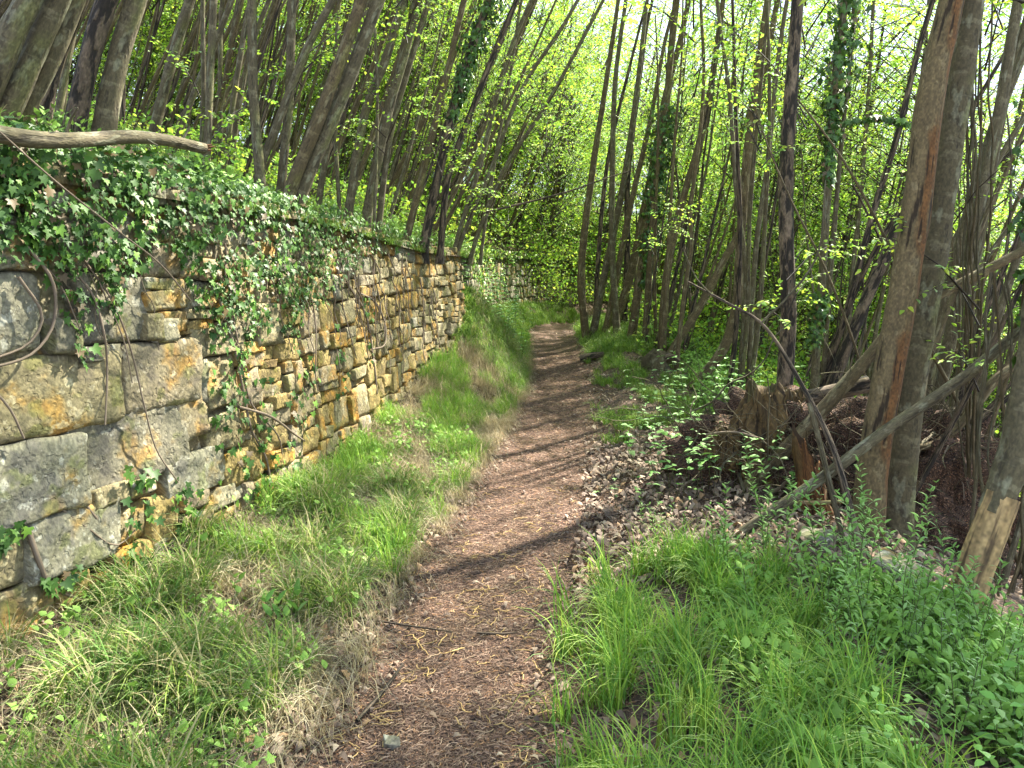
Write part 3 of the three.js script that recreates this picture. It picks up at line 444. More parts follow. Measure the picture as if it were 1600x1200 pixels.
const stoolsL = [0, 1, 2, 3].map((k) => stool(500 + k, 1 + (k % 3), 0.95, 8.5)), stoolsR = [0, 1, 2, 3].map((k) => stool(520 + k, 1 + ((k + 1) % 3), 0.45, 8.5)), denseL = [0, 1, 2, 3].map((k) => stool(560 + k, 2 + (k % 2), 0.8, 9, true)), denseR = [0, 1, 2, 3].map((k) => stool(570 + k, 2 + (k % 2), 0.4, 9.5, true));
function sapling(seed) { const R = rng(seed), g = new THREE.Group(), n = 3; for (let k = 0; k < n; k++) { const a = R() * 6.28, pts = [V(0, -0.15, 0), V(Math.cos(a) * 0.2, 1, Math.sin(a) * 0.2), V(Math.cos(a) * 0.45, 2.1, Math.sin(a) * 0.45), V(Math.cos(a) * 0.6, 3.1, Math.sin(a) * 0.6)]; const s = lit(new THREE.Mesh(tube(pts, [0.022, 0.018, 0.012, 0.006], 5, { per: 0.5, cap: false }), M.bark)); s.name = 'stem'; g.add(s); }
  for (let c = 0; c < 3; c++) { const m = lit(new THREE.Mesh(bushes[(seed + c) % 4], M.leaf)); m.name = 'foliage'; m.userData.kind = 'stuff'; m.position.set((R() - 0.5) * 0.8, 1.3 + c * 1.25, (R() - 0.5) * 0.8); m.rotation.y = R() * 6.28; g.add(m); } return g; }
const saplings = [0, 1, 2, 3].map((k) => sapling(540 + k));
function plantCopy(proto, name, x, d, label, group, R, s = 1, yawRange = 0.8) { const g = proto.clone(); g.name = numbered(name); g.position.set(x, groundY(x, d), -d); g.rotation.y = (R() - 0.5) * yawRange; g.scale.setScalar(s); g.userData = { label, category: 'tree', group }; scene.add(g); return g; }
{
  const R = rng(77), used = [];
  const free = (x, d, r) => { for (const [a, b] of used) if ((a - x) ** 2 + (b - d) ** 2 < r * r) return false; used.push([x, d]); return true; };
  const clear = (x, d) => Math.abs(x - pathX(d)) > 1.2 && (x < wallX(d) - 0.8 || x > wallX(d) + 0.6);
  let n = 0;
  for (let k = 0; k < 6000 && n < 52; k++) { const d = 8.5 + 22 * R() ** 1.1, x = wallX(d) - (0.9 + 20 * R() ** 1.2); if (x / d < -0.85 || !clear(x, d) || !free(x, d, 0.65 + d * 0.02)) continue; n++;
    plantCopy((d > 16 ? denseL : stoolsL)[Math.floor(R() * 4)], 'woodland_tree', x, d, 'slender leaning tree among many in the wood behind the upper terrace', 'trees filling the wood behind the terrace', R, 0.85 + 0.35 * R()); }
  n = 0;
  for (let k = 0; k < 4000 && n < 36; k++) { const d = 8 + 26 * R() ** 1.1, x = pathX(d) + 1.6 + 10 * R() ** 1.1; if (x / d > 0.85 || x / d < 0.16 || (d < 20 && x < 9 && R() < 0.6) || !clear(x, d) || !free(x, d, 0.9 + d * 0.02)) continue; n++;
    plantCopy((d > 19 || x - pathX(d) > 8 ? denseR : stoolsR)[Math.floor(R() * 4)], 'slope_tree', x, d, 'slender tree among many on the wooded slope below the path', 'trees filling the slope below the path', R, 0.8 + 0.4 * R(), 2); }
  n = 0;
  for (let k = 0; k < 4000 && n < 28; k++) { const d = 13 + 19 * R(), x = wallX(d) - (2.6 + 14 * R()); if (x / d < -0.8 || !clear(x, d) || !free(x, d, 1.1)) continue; n++;
    plantCopy(saplings[Math.floor(R() * 4)], 'leafy_sapling', x, d, 'leafy many-stemmed sapling in the underwood of the upper terrace', 'saplings under the terrace trees', R, 0.75 + 0.5 * R(), 6); }
  n = 0;
  for (let k = 0; k < 4000 && n < 36; k++) { const d = 11.5 + 20 * R(), x = pathX(d) + 2.4 + 9 * R(); if (x / d > 0.8 || (x / d > 0.26 && R() < 0.6) || !clear(x, d) || !free(x, d, 1.0)) continue; n++;
    plantCopy(saplings[Math.floor(R() * 4)], 'slope_sapling', x, d, 'leafy many-stemmed sapling in the underwood of the slope', 'saplings on the slope below the path', R, 0.8 + 0.6 * R(), 6); }
  const thinL = [0, 1, 2, 3].map((k) => stool(580 + k, 2 + (k % 3), 0.9, 6.5, false, true)), thinR = [0, 1, 2, 3].map((k) => stool(590 + k, 2 + (k % 3), 0.5, 6.5, false, true));
  n = 0;
  for (let k = 0; k < 6000 && n < 76; k++) { const d = 7.2 + 13 * R(), x = wallX(d) - (0.7 + 7 * R()); if (x / d < -0.75 || !free(x, d, 0.45)) continue; n++; plantCopy(thinL[n % 4], 'pole_tree', x, d, 'thin pole-like stems between the larger terrace trees', 'thin poles on the terrace', R, 0.8 + 0.4 * R()); }
  n = 0;
  for (let k = 0; k < 6000 && n < 34; k++) { const d = 9 + 14 * R(), x = pathX(d) + 1.3 + 5 * R(); if (!free(x, d, 0.45)) continue; n++; plantCopy(thinR[n % 4], 'pole_tree', x, d, 'thin pole-like stems between the larger trees right of the path', 'thin poles right of the path', R, 0.8 + 0.4 * R(), 2); }
  n = 0;
  for (let k = 0; k < 6000 && n < 34; k++) { const d = 22 + 20 * R(), x = d * (-0.2 + 0.5 * R()); if (!clear(x, d) || !free(x, d, 1.2)) continue; n++; if (n % 5 < 3) plantCopy(denseL[n % 4], 'distant_tree', x, d, 'far tree closing the view beyond the bend of the path', 'trees beyond the bend of the path', R, 1.15 + 0.45 * R(), 2); else plantCopy(saplings[n % 4], 'distant_sapling', x, d, 'far leafy sapling beyond the bend of the path', 'saplings beyond the bend of the path', R, 0.9 + 0.5 * R(), 6); }
  // trees round the photographer whose crowns shade the foreground
  const around = [[4.4, -0.5], [6.4, 2.6], [-3.6, 1.2], [-4.2, -1.5], [-5.2, 3.2], [-5.6, 6.2]];
  around.forEach(([x, d], i) => plantCopy((x < 0 ? stoolsL : stoolsR)[i % 4], 'nearby_tree', x, d, 'tree beside the photographer casting leaf shade over the foreground', 'trees around the viewpoint', R, 0.9 + 0.25 * R()));
}

// ---------- ivy over the wall ----------
const IVYSHAPES = [0, 1, 2].map((k) => { // five-lobed leaf, 1 m long, lying in the xy plane and growing along +y
  const R = rng(600 + k), lobes = [[0, 0], [0.3, -0.12], [0.52, 0.05], [0.3, 0.22], [0.46, 0.52], [0.17, 0.5], [0, 1]].map(([x, y]) => [x * (0.9 + 0.2 * R()), y]);
  const out = [...lobes, ...lobes.slice(1, -1).reverse().map(([x, y]) => [-x, y])], pos = [], nor = [], idx = [];
  out.push([0, 0.28]); out.forEach(([x, y]) => { pos.push(x, y, 0.1 * Math.abs(x) - 0.16 * y * y); nor.push(x * -0.5, 0.25 * y, 1); });
  const n = out.length - 1; for (let i = 0; i < n; i++) idx.push(n, i, (i + 1) % n);
  const g = new THREE.BufferGeometry(); g.setAttribute('position', new THREE.Float32BufferAttribute(pos, 3)); g.setAttribute('normal', new THREE.Float32BufferAttribute(nor, 3)); g.setIndex(idx); return g;
});
const ivyMats = [[0.04, 0.1, 0.02], [0.06, 0.14, 0.025], [0.09, 0.2, 0.03], [0.15, 0.28, 0.04], [0.05, 0.105, 0.035]].map((c) => new THREE.MeshPhysicalMaterial({ color: lin(...c), roughness: 0.5, transmission: 0.22, thickness: 0, side: THREE.DoubleSide, specularIntensity: 0.4 }));
const ivyInst = new THREE.MeshPhysicalMaterial({ roughness: 0.5, transmission: 0.22, thickness: 0, side: THREE.DoubleSide, specularIntensity: 0.4 });
const ivyCol = (R) => { const k = R(), c = k < 0.3 ? [0.04, 0.1, 0.02] : k < 0.58 ? [0.06, 0.14, 0.025] : k < 0.78 ? [0.09, 0.2, 0.03] : k < 0.92 ? [0.16, 0.3, 0.045] : [0.17, 0.12, 0.06]; const b = 0.65 + 0.4 * R(); return lin(c[0] * b, c[1] * b, c[2] * b); };
{
  const R = rng(61), root = thing('ivy', [wallX(4), 2, -4], 'mass of dark green ivy spilling over the top of the stone wall', 'ivy'), o = root.position;
  const lowEdge = curve1([1.6, 2.9, 3.3, 3.42, 3.55, 3.8, 4.1, 4.3, 4.45, 4.6, 4.8, 5.1, 5.6, 6.2, 7.2, 8, 9.2], [1.5, 1.6, 1.55, 1.32, 1.3, 1.72, 1.55, 1.2, 0.8, 1.1, 1.2, 1.15, 1.42, 1.66, 1.84, 1.94, 2.03]);
  const leafs = [];
  const place = (d, y, out, size) => {
    const f = wallPoint(d, y, out), hang = V(0, -1, 0).addScaledVector(f.n, 0.35).addScaledVector(rv(R), 0.55).normalize(), nn = f.n.clone().addScaledVector(V(0, 1, 0), 0.45).addScaledVector(rv(R), 0.55).normalize();
    leafs.push([f.p.sub(o), hang, nn, size, d]);
  };
  for (let k = 0; k < 40000 && leafs.length < 7600; k++) { // on the face
    const d = 1.7 + 7.4 * R(), lo = lowEdge(d) + 0.12 * n2(d * 5, 2), hi = topY(d) + 0.12, y = lerp(Math.min(lo, hi), hi, R()), c = n2(d * 2.3, y * 2.3) * 0.5 + 0.5, near = smooth(lo - 0.05, lo + 0.4, y);
    if (R() > (0.3 + 0.7 * near) * (c < 0.3 && d > 3.2 ? 0.12 : 1) * lerp(1, 0.25, smooth(4.9, 7, d))) continue;
    place(d, y, 0.02 + 0.1 * R() * near + 0.05 * R(), (0.02 + 0.042 * R() ** 2) * lerp(1.05, 0.8, smooth(3, 6, d)));
  }
  for (let k = 0; k < 2300; k++) { // rolling back over the top
    const d = 1.7 + 4.3 * R(), b = 0.75 * R() * (1 - 0.6 * smooth(4.5, 7, d)), x = wallX(d) - 0.16 - b, y = terraceY(x, d) + 0.04 + 0.1 * R() * (1 - smooth(4.2, 6, d) * 0.6);
    const nn = V(0.5, 1, 0.3).addScaledVector(rv(R), 0.6).normalize(), dir = V(0.8, -0.2, 0.3).addScaledVector(rv(R), 0.8).normalize(); leafs.push([V(x, y, -d).sub(o), dir, nn, 0.035 + 0.035 * R(), d]);
  }
  const strands = [[4.42, 1.3, 0.45], [4.36, 1.1, 0.6], [3.72, 0.72, 0.4], [3.98, 0.62, 0.25], [2.98, 0.62, 0.55], [3.22, 0.36, 0.28], [3.62, 0.34, 0.16], [4.75, 1.0, 0.35], [5.3, 1.1, 0.5], [5.05, 0.9, 0.3], [5.9, 1.3, 0.7], [4.6, 0.8, 0.3], [6.6, 1.5, 0.9]];
  for (const [d0, y0, y1] of strands) for (let k = 0; k < 28; k++) { const y = lerp(y0, y1, R()); place(d0 + (R() - 0.5) * 0.2 + 0.05 * n2(y * 6, d0), y, 0.03 + 0.05 * R(), 0.028 + 0.034 * R()); }
  leafs.sort((a, b) => b[3] / b[4] - a[3] / a[4]);
  leafs.forEach(([p, dir, nn, s], k) => { if (k < 300) { const m = part('leaf', IVYSHAPES[k % 3], ivyMats[[0, 0, 1, 1, 2, 0, 1, 4, 3, 0, 1, 2][k % 12]], root); frame(p, dir, nn, s).decompose(m.position, m.quaternion, m.scale); } });
  for (let v = 0; v < 3; v++) instances('small_leaves', IVYSHAPES[v], ivyInst, leafs.slice(300).filter((_, k) => k % 3 === v).map(([p, dir, nn, s]) => [frame(p, dir, nn, s), ivyCol(R)]), root);
  const stem = (list, r) => part('stem', tube(list.map(([d, y, q]) => wallPoint(d, y, q ?? 0.035).p.sub(o)), [r, r * 0.9, r * 0.7], 5, { per: 0.05, rough: 0.1 }), M.vine, root);
  stem([[3.2, 1.75, 0.06], [3.3, 1.6, 0.07], [3.3, 1.42, 0.06], [3.2, 1.3, 0.06], [3.05, 1.26, 0.06], [2.9, 1.27, 0.06]], 0.008); stem([[3.16, 1.62, 0.05], [3.24, 1.45, 0.07], [3.18, 1.34, 0.06], [3.0, 1.28, 0.05]], 0.007);
  stem([[3.5, 1.7], [3.62, 1.5, 0.06], [3.72, 1.25, 0.05], [3.75, 1.0, 0.07], [3.82, 0.75, 0.06], [3.95, 0.55, 0.06]], 0.005); stem([[3.55, 1.6, 0.06], [3.68, 1.3, 0.05], [3.7, 1.1, 0.06]], 0.004);
  stem([[4.4, 1.5], [4.5, 1.2], [4.55, 0.95], [4.6, 0.7], [4.72, 0.5], [4.75, 0.35]], 0.009); stem([[4.5, 0.85], [4.75, 0.75, 0.07], [5.0, 0.6, 0.06], [5.2, 0.5]], 0.009); stem([[4.55, 1.1], [4.62, 0.85], [4.8, 0.62, 0.08], [4.9, 0.45]], 0.007);
  stem([[3.14, 0.56], [3.16, 0.42, 0.06], [3.22, 0.3], [3.34, 0.2]], 0.012); stem([[3.3, 0.6], [3.42, 0.48], [3.55, 0.36, 0.05], [3.7, 0.4]], 0.005); stem([[3.42, 0.58], [3.5, 0.45], [3.53, 0.32]], 0.008);
  stem([[2.9, 1.3], [3.05, 1.1, 0.08], [3.12, 0.95, 0.07]], 0.006); stem([[6.5, 1.5], [6.9, 1.4], [7.1, 1.2], [6.9, 1.02, 0.08], [6.7, 1.0]], 0.012); stem([[6.2, 1.6], [6.6, 1.3], [6.7, 0.9], [6.72, 0.6]], 0.012);
  for (let k = 0; k < 46; k++) { const d = k < 4 ? 3.3 + 0.5 * R() : 4.3 + 4.4 * R(), y = topY(d) - 0.1 - 0.5 * R(), l = []; let dd = d, yy = y; for (let i = 0; i < 6; i++) { l.push([dd, yy, 0.025 + 0.05 * R()]); dd += 0.16 * (R() - 0.4); yy -= 0.06 + 0.14 * R(); } stem(l, 0.0025 + 0.005 * R()); }
  const lash = (pts, r) => part('stem', tube(rel(pts, o), [r, r], 5, { per: 0.06, rough: 0.05 }), M.vine, root); // long bare runner across the ivy
  lash([[-2.02, 2.2, -2.95], [-1.93, 2.02, -3.2], [-1.8, 1.83, -3.45], [-1.72, 1.68, -3.7], [-1.66, 1.5, -3.9]], 0.004);
}
// ivy wrapped round trunks
function trunkIvy(label, axis, r0, r1, n, size, seed) {
  const R = rng(seed), c = new THREE.CatmullRomCurve3(axis.map((p) => V(...p))), root = thing('climbing_ivy', axis[0], label, 'ivy'), L = new Leaves();
  for (let k = 0; k < n; k++) { const t = R(), p = c.getPoint(t), a = R() * 6.28, rad = (0.35 + 0.65 * R()) * lerp(r0, r1, t) * (0.7 + 0.5 * n2(t * 9, seed)), u = V(Math.cos(a), 0.1, Math.sin(a)), nn = u.clone().addScaledVector(rv(R), 0.7).normalize(), dir = V(0, -1, 0).addScaledVector(rv(R), 0.7); dir.addScaledVector(nn, -dir.dot(nn)).normalize(); const cc = ivyCol(R), s = size * (0.7 + 0.6 * R()); L.blade(p.addScaledVector(u, rad).sub(root.position), dir, nn, s, s * 0.85, [cc.r, cc.g, cc.b], IVYL); }
  part('foliage', L.geo(), M.ivy, root, 'stuff');
}
trunkIvy('dark ivy round the upper part of the forked trunk at the wall end', [[-0.69, 3.45, -8.6], [-0.5, 4.1, -8.6], [-0.2, 4.9, -8.6]], 0.12, 0.26, 900, 0.06, 71);
trunkIvy('dark ivy wrapping the two stems right of the five-stemmed stool', [[2.3, 1.5, -12.9], [2.42, 2.6, -12.9], [2.52, 3.6, -12.9], [2.68, 4.6, -12.9]], 0.28, 0.42, 2600, 0.065, 72);
trunkIvy('dark ivy hanging from the two upright stems near the top of the view', [[2.93, 2.5, -7], [2.97, 3.0, -7], [3.04, 3.6, -7], [3.15, 4.3, -7]], 0.06, 0.32, 1000, 0.06, 73);
trunkIvy('spray of dark ivy reaching sideways from the upright ivy stems', [[3.05, 3.05, -6.9], [3.3, 3.08, -6.8], [3.55, 3.0, -6.7]], 0.1, 0.07, 170, 0.055, 74);
trunkIvy('thick dark ivy clump at the right edge of the view', [[2.86, 1.05, -4.05], [2.9, 1.5, -4.05], [2.95, 2.0, -4.1], [3.05, 2.6, -4.15]], 0.16, 0.26, 1000, 0.055, 75);
trunkIvy('ivy tuft low on the slope stems behind the uprooted stump', [[2.75, 1.0, -6.9], [2.85, 1.5, -6.9]], 0.12, 0.16, 260, 0.05, 76);

{ // creeper over the far wall
  const R = rng(79), root = thing('wall_creeper', [wallX(15), 1.8, -15], 'trailing green creeper over the top of the far grey wall', 'creeper'), L = new Leaves();
  for (let k = 0; k < 2600; k++) { const d = 12.1 + 10 * R(), y = topY(d) + 0.12 - 1.0 * R() ** 2.2; if (n2(d * 1.6, y * 1.6) < -0.15) continue; const f = wallPoint(d, y, 0.05 + 0.12 * R()), nn = f.n.clone().addScaledVector(rv(R), 0.7).normalize(), dir = V(0, -1, 0).addScaledVector(rv(R), 0.7); dir.addScaledVector(nn, -dir.dot(nn)).normalize(); const c = R() < 0.5 ? ivyCol(R) : lin(...spring(R)), s = 0.05 + 0.04 * R(); L.blade(f.p.sub(root.position), dir, nn, s, s * 0.7, [c.r, c.g, c.b], IVYL); }
  part('foliage', L.geo(), M.ivy, root, 'stuff');
}
{ // bare thicket stems along the right edge
  const R = rng(83);
  for (let k = 0; k < 22; k++) { const d = 4.9 + 3.2 * R(), x = d * (0.46 + 0.26 * R()), g = lowerY(x, d) - 0.1, root = thing('thicket_stem', [x, g, -d], 'thin bare stem slanting in the thicket at the right edge', 'stem', 'bare thicket stems at the right edge'), pts = []; let p = V(0, 0, 0), q = V(0.25 + 0.55 * R(), 1, (R() - 0.5) * 0.4).normalize(); if (R() < 0.2) q.x *= -0.6; for (let i = 0; i < 9; i++) { pts.push(p.clone()); p.addScaledVector(q, 0.5); q.addScaledVector(rv(R), 0.13).normalize(); } const r = 0.009 + 0.018 * R(); part('stem', tube(pts, [r, r * 0.8, r * 0.4], 6, { per: 0.14, rough: 0.1, seed: k }), [M.bark, M.barkDark, M.barkWarm][k % 3], root); }
}

// ---------- dead wood ----------
function branch(name, label, pts, radii, mat, o = {}) { const root = thing(name, pts[0], label, o.category ?? 'branch', o.group); part(o.part ?? 'bark', tube(rel(pts, root.position), radii, o.seg ?? 10, { per: 0.06, rough: 0.09, seed: o.seed ?? 3 }), mat, root); return root; }
{
  const l = branch('fallen_branch', 'thick bare fallen branch lying along the top of the wall over the ivy', [[-2.2, 2.2, -2.75], [-2.0, 2.19, -3.12], [-1.93, 2.24, -3.4], [-1.87, 2.31, -3.7], [-1.8, 2.34, -3.95], [-1.74, 2.35, -4.25]], [0.036, 0.036, 0.037, 0.034, 0.032, 0.03], M.bark, { seg: 14 });
  const e = V(-1.74, 2.35, -4.25).sub(l.position); // splintered end
  for (let k = 0; k < 5; k++) part('splinter', tube([e.clone().add(V(0, 0.012 * Math.sin(k * 1.3), 0.012 * Math.cos(k * 1.3))), e.clone().add(V(0.03 + 0.012 * (k % 3), 0.018 * Math.sin(k * 1.3) + 0.01, -0.03 + 0.016 * Math.cos(k * 1.3)))], [0.012, 0.003], 5, { per: 0.03 }), M.redWood, l);
  [[-1.95, 2.25, -3.3, 0.06, 0.09, 0.05], [-1.85, 2.33, -3.78, 0.07, -0.05, 0.03], [-1.78, 2.37, -4.08, 0.02, 0.07, -0.03]].forEach(([x, y, z, a, b, c]) => part('twig', tube(rel([[x, y, z], [x + a * 0.6, y + b * 0.6, z + c * 0.6], [x + a * 1.3, y + b * 1.1, z + c]], l.position), [0.008, 0.006, 0.004], 6, { per: 0.03, rough: 0.15 }), M.bark, l));
  branch('leaning_pole', 'long thin dead pole slanting up across the big double trunk', [[1.113, -0.02, -4.4], [1.419, 0.199, -4.38], [1.83, 0.498, -4.35], [2.19, 0.775, -4.33], [2.6, 1.06, -4.32], [2.96, 1.37, -4.3], [3.25, 1.62, -4.28]], [0.03, 0.031, 0.032, 0.032, 0.03, 0.027], M.bark);
  branch('leaning_pole', 'greenish dead pole slanting behind the big double trunk to the root mound', [[1.55, 0.05, -5.3], [1.935, 0.43, -5.3], [2.385, 0.925, -5.3], [2.789, 1.375, -5.3], [3.239, 1.645, -5.25], [3.7, 1.9, -5.2]], [0.05, 0.05, 0.046, 0.04, 0.036, 0.03], M.barkWarm);
  const c = branch('dead_branch', 'crooked dead branch hanging down in front of the uprooted stump', [[1.06, 1.6, -4.55], [1.3, 1.466, -4.52], [1.48, 1.354, -4.48], [1.7, 0.97, -4.38], [1.83, 0.63, -4.28], [1.9, 0.19, -4.15], [1.87, -0.2, -3.78]], [0.006, 0.009, 0.012, 0.016, 0.02, 0.021, 0.021], M.barkDark);
  part('side_branch', tube(rel([[1.72, 0.9, -4.36], [1.8, 0.5, -4.3], [1.86, 0.14, -4.22], [1.9, -0.15, -4.05]], c.position), [0.016, 0.016, 0.012], 7, { per: 0.07 }), M.bark, c);
  part('side_branch', tube(rel([[1.48, 1.354, -4.48], [1.6, 1.5, -4.4], [1.78, 1.75, -4.4], [1.85, 2.2, -4.45]], c.position), [0.008, 0.006, 0.004], 5, { per: 0.07 }), M.bark, c);
  part('side_branch', tube(rel([[1.2, 1.52, -4.53], [1.1, 1.62, -4.5], [1.02, 1.8, -4.5]], c.position), [0.006, 0.004, 0.003], 5, { per: 0.07 }), M.bark, c);
  branch('dead_twig', 'short pale dead twig lying across the split log', [[1.76, 0.19, -4.9], [1.9, 0.175, -4.86], [2.12, 0.2, -4.8]], [0.012, 0.015, 0.012], M.wood);
  const p = branch('broken_trunk', 'leaning broken trunk with bare yellow wood at the lower right', [[2.15, -0.32, -3.72], [2.187, -0.199, -3.75], [2.26, 0.04, -3.75], [2.372, 0.358, -3.75], [2.44, 0.54, -3.75]], [0.085, 0.082, 0.078, 0.08, 0.075], M.wood, { category: 'tree', part: 'bare_wood', seg: 16 });
  part('upper_bark', tube(rel([[2.4, 0.45, -3.75], [2.521, 0.772, -3.76], [2.63, 1.218, -3.8], [2.72, 1.7, -3.85], [2.8, 2.4, -3.9], [2.86, 3.2, -3.95], [2.9, 4.4, -4]], p.position), [0.07, 0.083, 0.076, 0.07, 0.06, 0.05, 0.04], 16, { per: 0.05, rough: 0.14 }), M.bark, p);
  part('root', tube(rel([[2.14, -0.1, -3.7], [2.2, -0.22, -3.5], [2.32, -0.27, -3.38], [2.45, -0.36, -3.35]], p.position), [0.03, 0.03, 0.02, 0.012], 8, { per: 0.05 }), M.wood, p);
  const cr = part('crown', crowns[2], M.leaf, p, 'stuff'); cr.position.set(0.9, 5.4, -0.2);
  branch('dead_branch', 'thin dead branch slanting across the far path between the trees', [[-0.4, 2.56, -10.5], [0.2, 2.7, -10.5], [0.8, 2.86, -10.5], [1.4, 3.07, -10.5], [1.7, 3.15, -10.5]], [0.016, 0.014, 0.011, 0.007], M.barkDark, { seg: 6 });
  branch('bowed_branch', 'thick bowed branch arching from the root mound to the right edge', [[2.6, 0.5, -5.2], [2.85, 0.46, -5.2], [3.02, 0.55, -5.2], [3.178, 0.717, -5.2], [3.355, 0.938, -5.2], [3.6, 1.08, -5.2], [3.9, 1.2, -5.2]], [0.02, 0.025, 0.028, 0.03, 0.03, 0.026], M.barkWarm);
  branch('fallen_log', 'short dark log lying at the right edge of the far path', [[1.08, 0.37, -12.0], [1.25, 0.42, -12.0], [1.46, 0.45, -11.95]], [0.05, 0.055, 0.04], M.barkDark);
  branch('dead_twig', 'long straight twig lying across the path in front of the grass', [[0.26, 0.012, -4.28], [0.6, 0.035, -4.3], [0.95, 0.08, -4.25]], [0.007, 0.008, 0.005], M.barkDark, { seg: 6 });
  branch('dead_twig', 'short dark twig on the middle of the near path', [[-0.16, 0.006, -3.42], [-0.04, 0.012, -3.4], [0.02, 0.012, -3.41]], [0.006, 0.007, 0.004], M.barkDark, { seg: 6 });
  branch('dead_twig', 'dark stick slanting at the left edge of the near path', [[-0.56, 0.015, -2.72], [-0.5, 0.02, -2.9], [-0.45, 0.025, -3.1]], [0.007, 0.007, 0.004], M.barkDark, { seg: 6 });
  branch('dead_twig', 'thin stick pointing from the dry grass onto the path', [[-0.75, 0.05, -3.5], [-0.5, 0.03, -3.45], [-0.27, 0.012, -3.42]], [0.005, 0.006, 0.003], M.barkDark, { seg: 6 });
}
{ // hanging old vines
  const R = rng(81);
  [[3.02, -5.0, 0.3, 3.6, 'twisted bundle of old vines hanging beside the big double trunk', 7], [2.75, -4.1, -0.1, 1.8, 'loose curtain of pale vines hanging over the broken trunk', 11], [3.35, -5.6, 0.1, 3.4, 'thin old vines hanging behind the bowed branch', 6]].forEach(([x, z, y0, y1, label, n], q) => {
    const root = thing('hanging_vine', [x, y0, z], label, 'vine', 'old vines on the right');
    for (let k = 0; k < n; k++) { const pts = []; let px = (R() - 0.5) * (q === 1 ? 0.5 : 0.08), pz = (R() - 0.5) * 0.1; for (let y = 0; y <= y1 - y0; y += 0.25) { pts.push(V(px, y, pz)); px += (R() - (q === 1 ? 0.42 : 0.47)) * (q === 1 ? 0.12 : 0.05); pz += (R() - 0.5) * 0.05; } const r = 0.004 + 0.007 * R(); part('stem', tube(pts, [r, r * 0.8], 5, { per: 0.06, rough: 0.15 }), R() < 0.5 ? M.barkWarm : M.bark, root); }
  });
}
{ // the uprooted stump with its root mound
  const R = rng(91), root = thing('uprooted_stump', [2.05, -0.1, -5.75], 'old uprooted tree stump with a dark mound of roots and earth', 'stump');
  const lump = (cx, cy, cz, rx, ry, rz, amp, f, seed, detail) => { const g = mergeVertices((() => { const q = new THREE.IcosahedronGeometry(1, detail); q.deleteAttribute('uv'); q.deleteAttribute('normal'); return q; })(), 1e-4), p = g.attributes.position, uv = []; for (let i = 0; i < p.count; i++) { let x = p.getX(i), y = p.getY(i), z = p.getZ(i); const k = 1 + amp * (n3(x * f + seed, y * f, z * f) + 0.5 * n3(x * f * 2.3, y * f * 2.3 + seed, z * f * 2.3) + 0.25 * n3(x * f * 6, y * f * 6, z * f * 6 + seed)); x *= rx * k; y *= ry * k; z *= rz * k; p.setXYZ(i, x + cx, y + cy, z + cz); uv.push((x + z) * 0.9, (y - z * 0.5) * 0.9); } g.setAttribute('uv', new THREE.Float32BufferAttribute(uv, 2)); g.computeVertexNormals(); return g; };
  part('earth_mound', lump(0.15, 0.2, 0, 0.95, 0.6, 0.45, 0.22, 2.2, 3, 24), M.rootSoil, root);
  part('earth_mound', lump(0.95, 0.05, 0.25, 0.6, 0.62, 0.4, 0.25, 2.5, 8, 20), M.rootSoil, root);
  const ragged = (x, y, z, r0, r1, h, tilt, seed) => { // broken trunk: ridged sides, torn hollow top
    const seg = 44, rings = 22, pos = [], uv = [], idx = [];
    for (let i = 0; i <= rings + 4; i++) for (let j = 0; j <= seg; j++) { const a = (j % seg) / seg * 6.2832, c = Math.cos(a), q = Math.sin(a), t = Math.min(1, i / rings), inn = Math.max(0, i - rings) / 4, torn = -0.22 * c + 0.1 * n2(c * 1.6 + seed, q * 1.6) + 0.05 * n2(c * 9 + seed, q * 9);
      let r = lerp(r0, r1, t) * (1 + 0.5 * Math.exp(-t * 4)) * (1 + 0.24 * n3(c * 1.3 + seed, q * 1.3, t * 1.4) + 0.1 * n3(c * 4, q * 4 + seed, t * 1.2) + 0.04 * n3(c * 10, q * 10 + seed, t * 5)) * (1 - inn * 0.9);
      pos.push(x + c * r + tilt * t, y + h * t * (1 + torn * t) - 0.12 * Math.sin(inn * 1.57), z + q * r * 0.8); uv.push(j / seg * 1.5, t * h * 1.2); if (i && j) { const k = i * (seg + 1) + j; idx.push(k, k - 1, k - seg - 1, k - 1, k - seg - 2, k - seg - 1); } }
    const g = new THREE.BufferGeometry(); g.setAttribute('position', new THREE.Float32BufferAttribute(pos, 3)); g.setAttribute('uv', new THREE.Float32BufferAttribute(uv, 2)); g.setIndex(idx); g.computeVertexNormals(); return g; };
  const snag = (cx, cy, cz, rx, ry, rz, seed) => { const g = mergeVertices((() => { const q = new THREE.IcosahedronGeometry(1, 30); q.deleteAttribute('uv'); q.deleteAttribute('normal'); return q; })(), 1e-4), p = g.attributes.position, uv = [];
    for (let i = 0; i < p.count; i++) { let x = p.getX(i), y = p.getY(i), z = p.getZ(i); const e = Math.pow(Math.hypot(x, z), 0.45) / Math.max(1e-3, Math.hypot(x, z)) * (1 + 0.35 * Math.max(0, -y)), k = 1 + 0.3 * n3(x * 1.4 + seed, y * 0.8, z * 1.4) + 0.16 * n3(x * 3.4, y * 0.9 + seed, z * 3.4) + 0.06 * n3(x * 9 + seed, y * 1.6, z * 9) + 0.03 * n3(x * 16, y * 16, z * 16 + seed), h = 1 + 0.2 * n2(x * 1.7 + seed, z * 1.7) + 0.07 * n2(x * 5, z * 5 + seed); p.setXYZ(i, cx + x * e * rx * k + 0.12 * rx * y, cy + y * ry * (y > 0 ? h : 1), cz + z * e * rz * k); uv.push(Math.atan2(z, x) * 0.25, y * ry * 1.3); }
    g.setAttribute('uv', new THREE.Float32BufferAttribute(uv, 2)); g.computeVertexNormals(); return g; };
  part('trunk_base', snag(-0.25, 0.5, 0.26, 0.17, 0.44, 0.15, 4), M.oldWood, root);
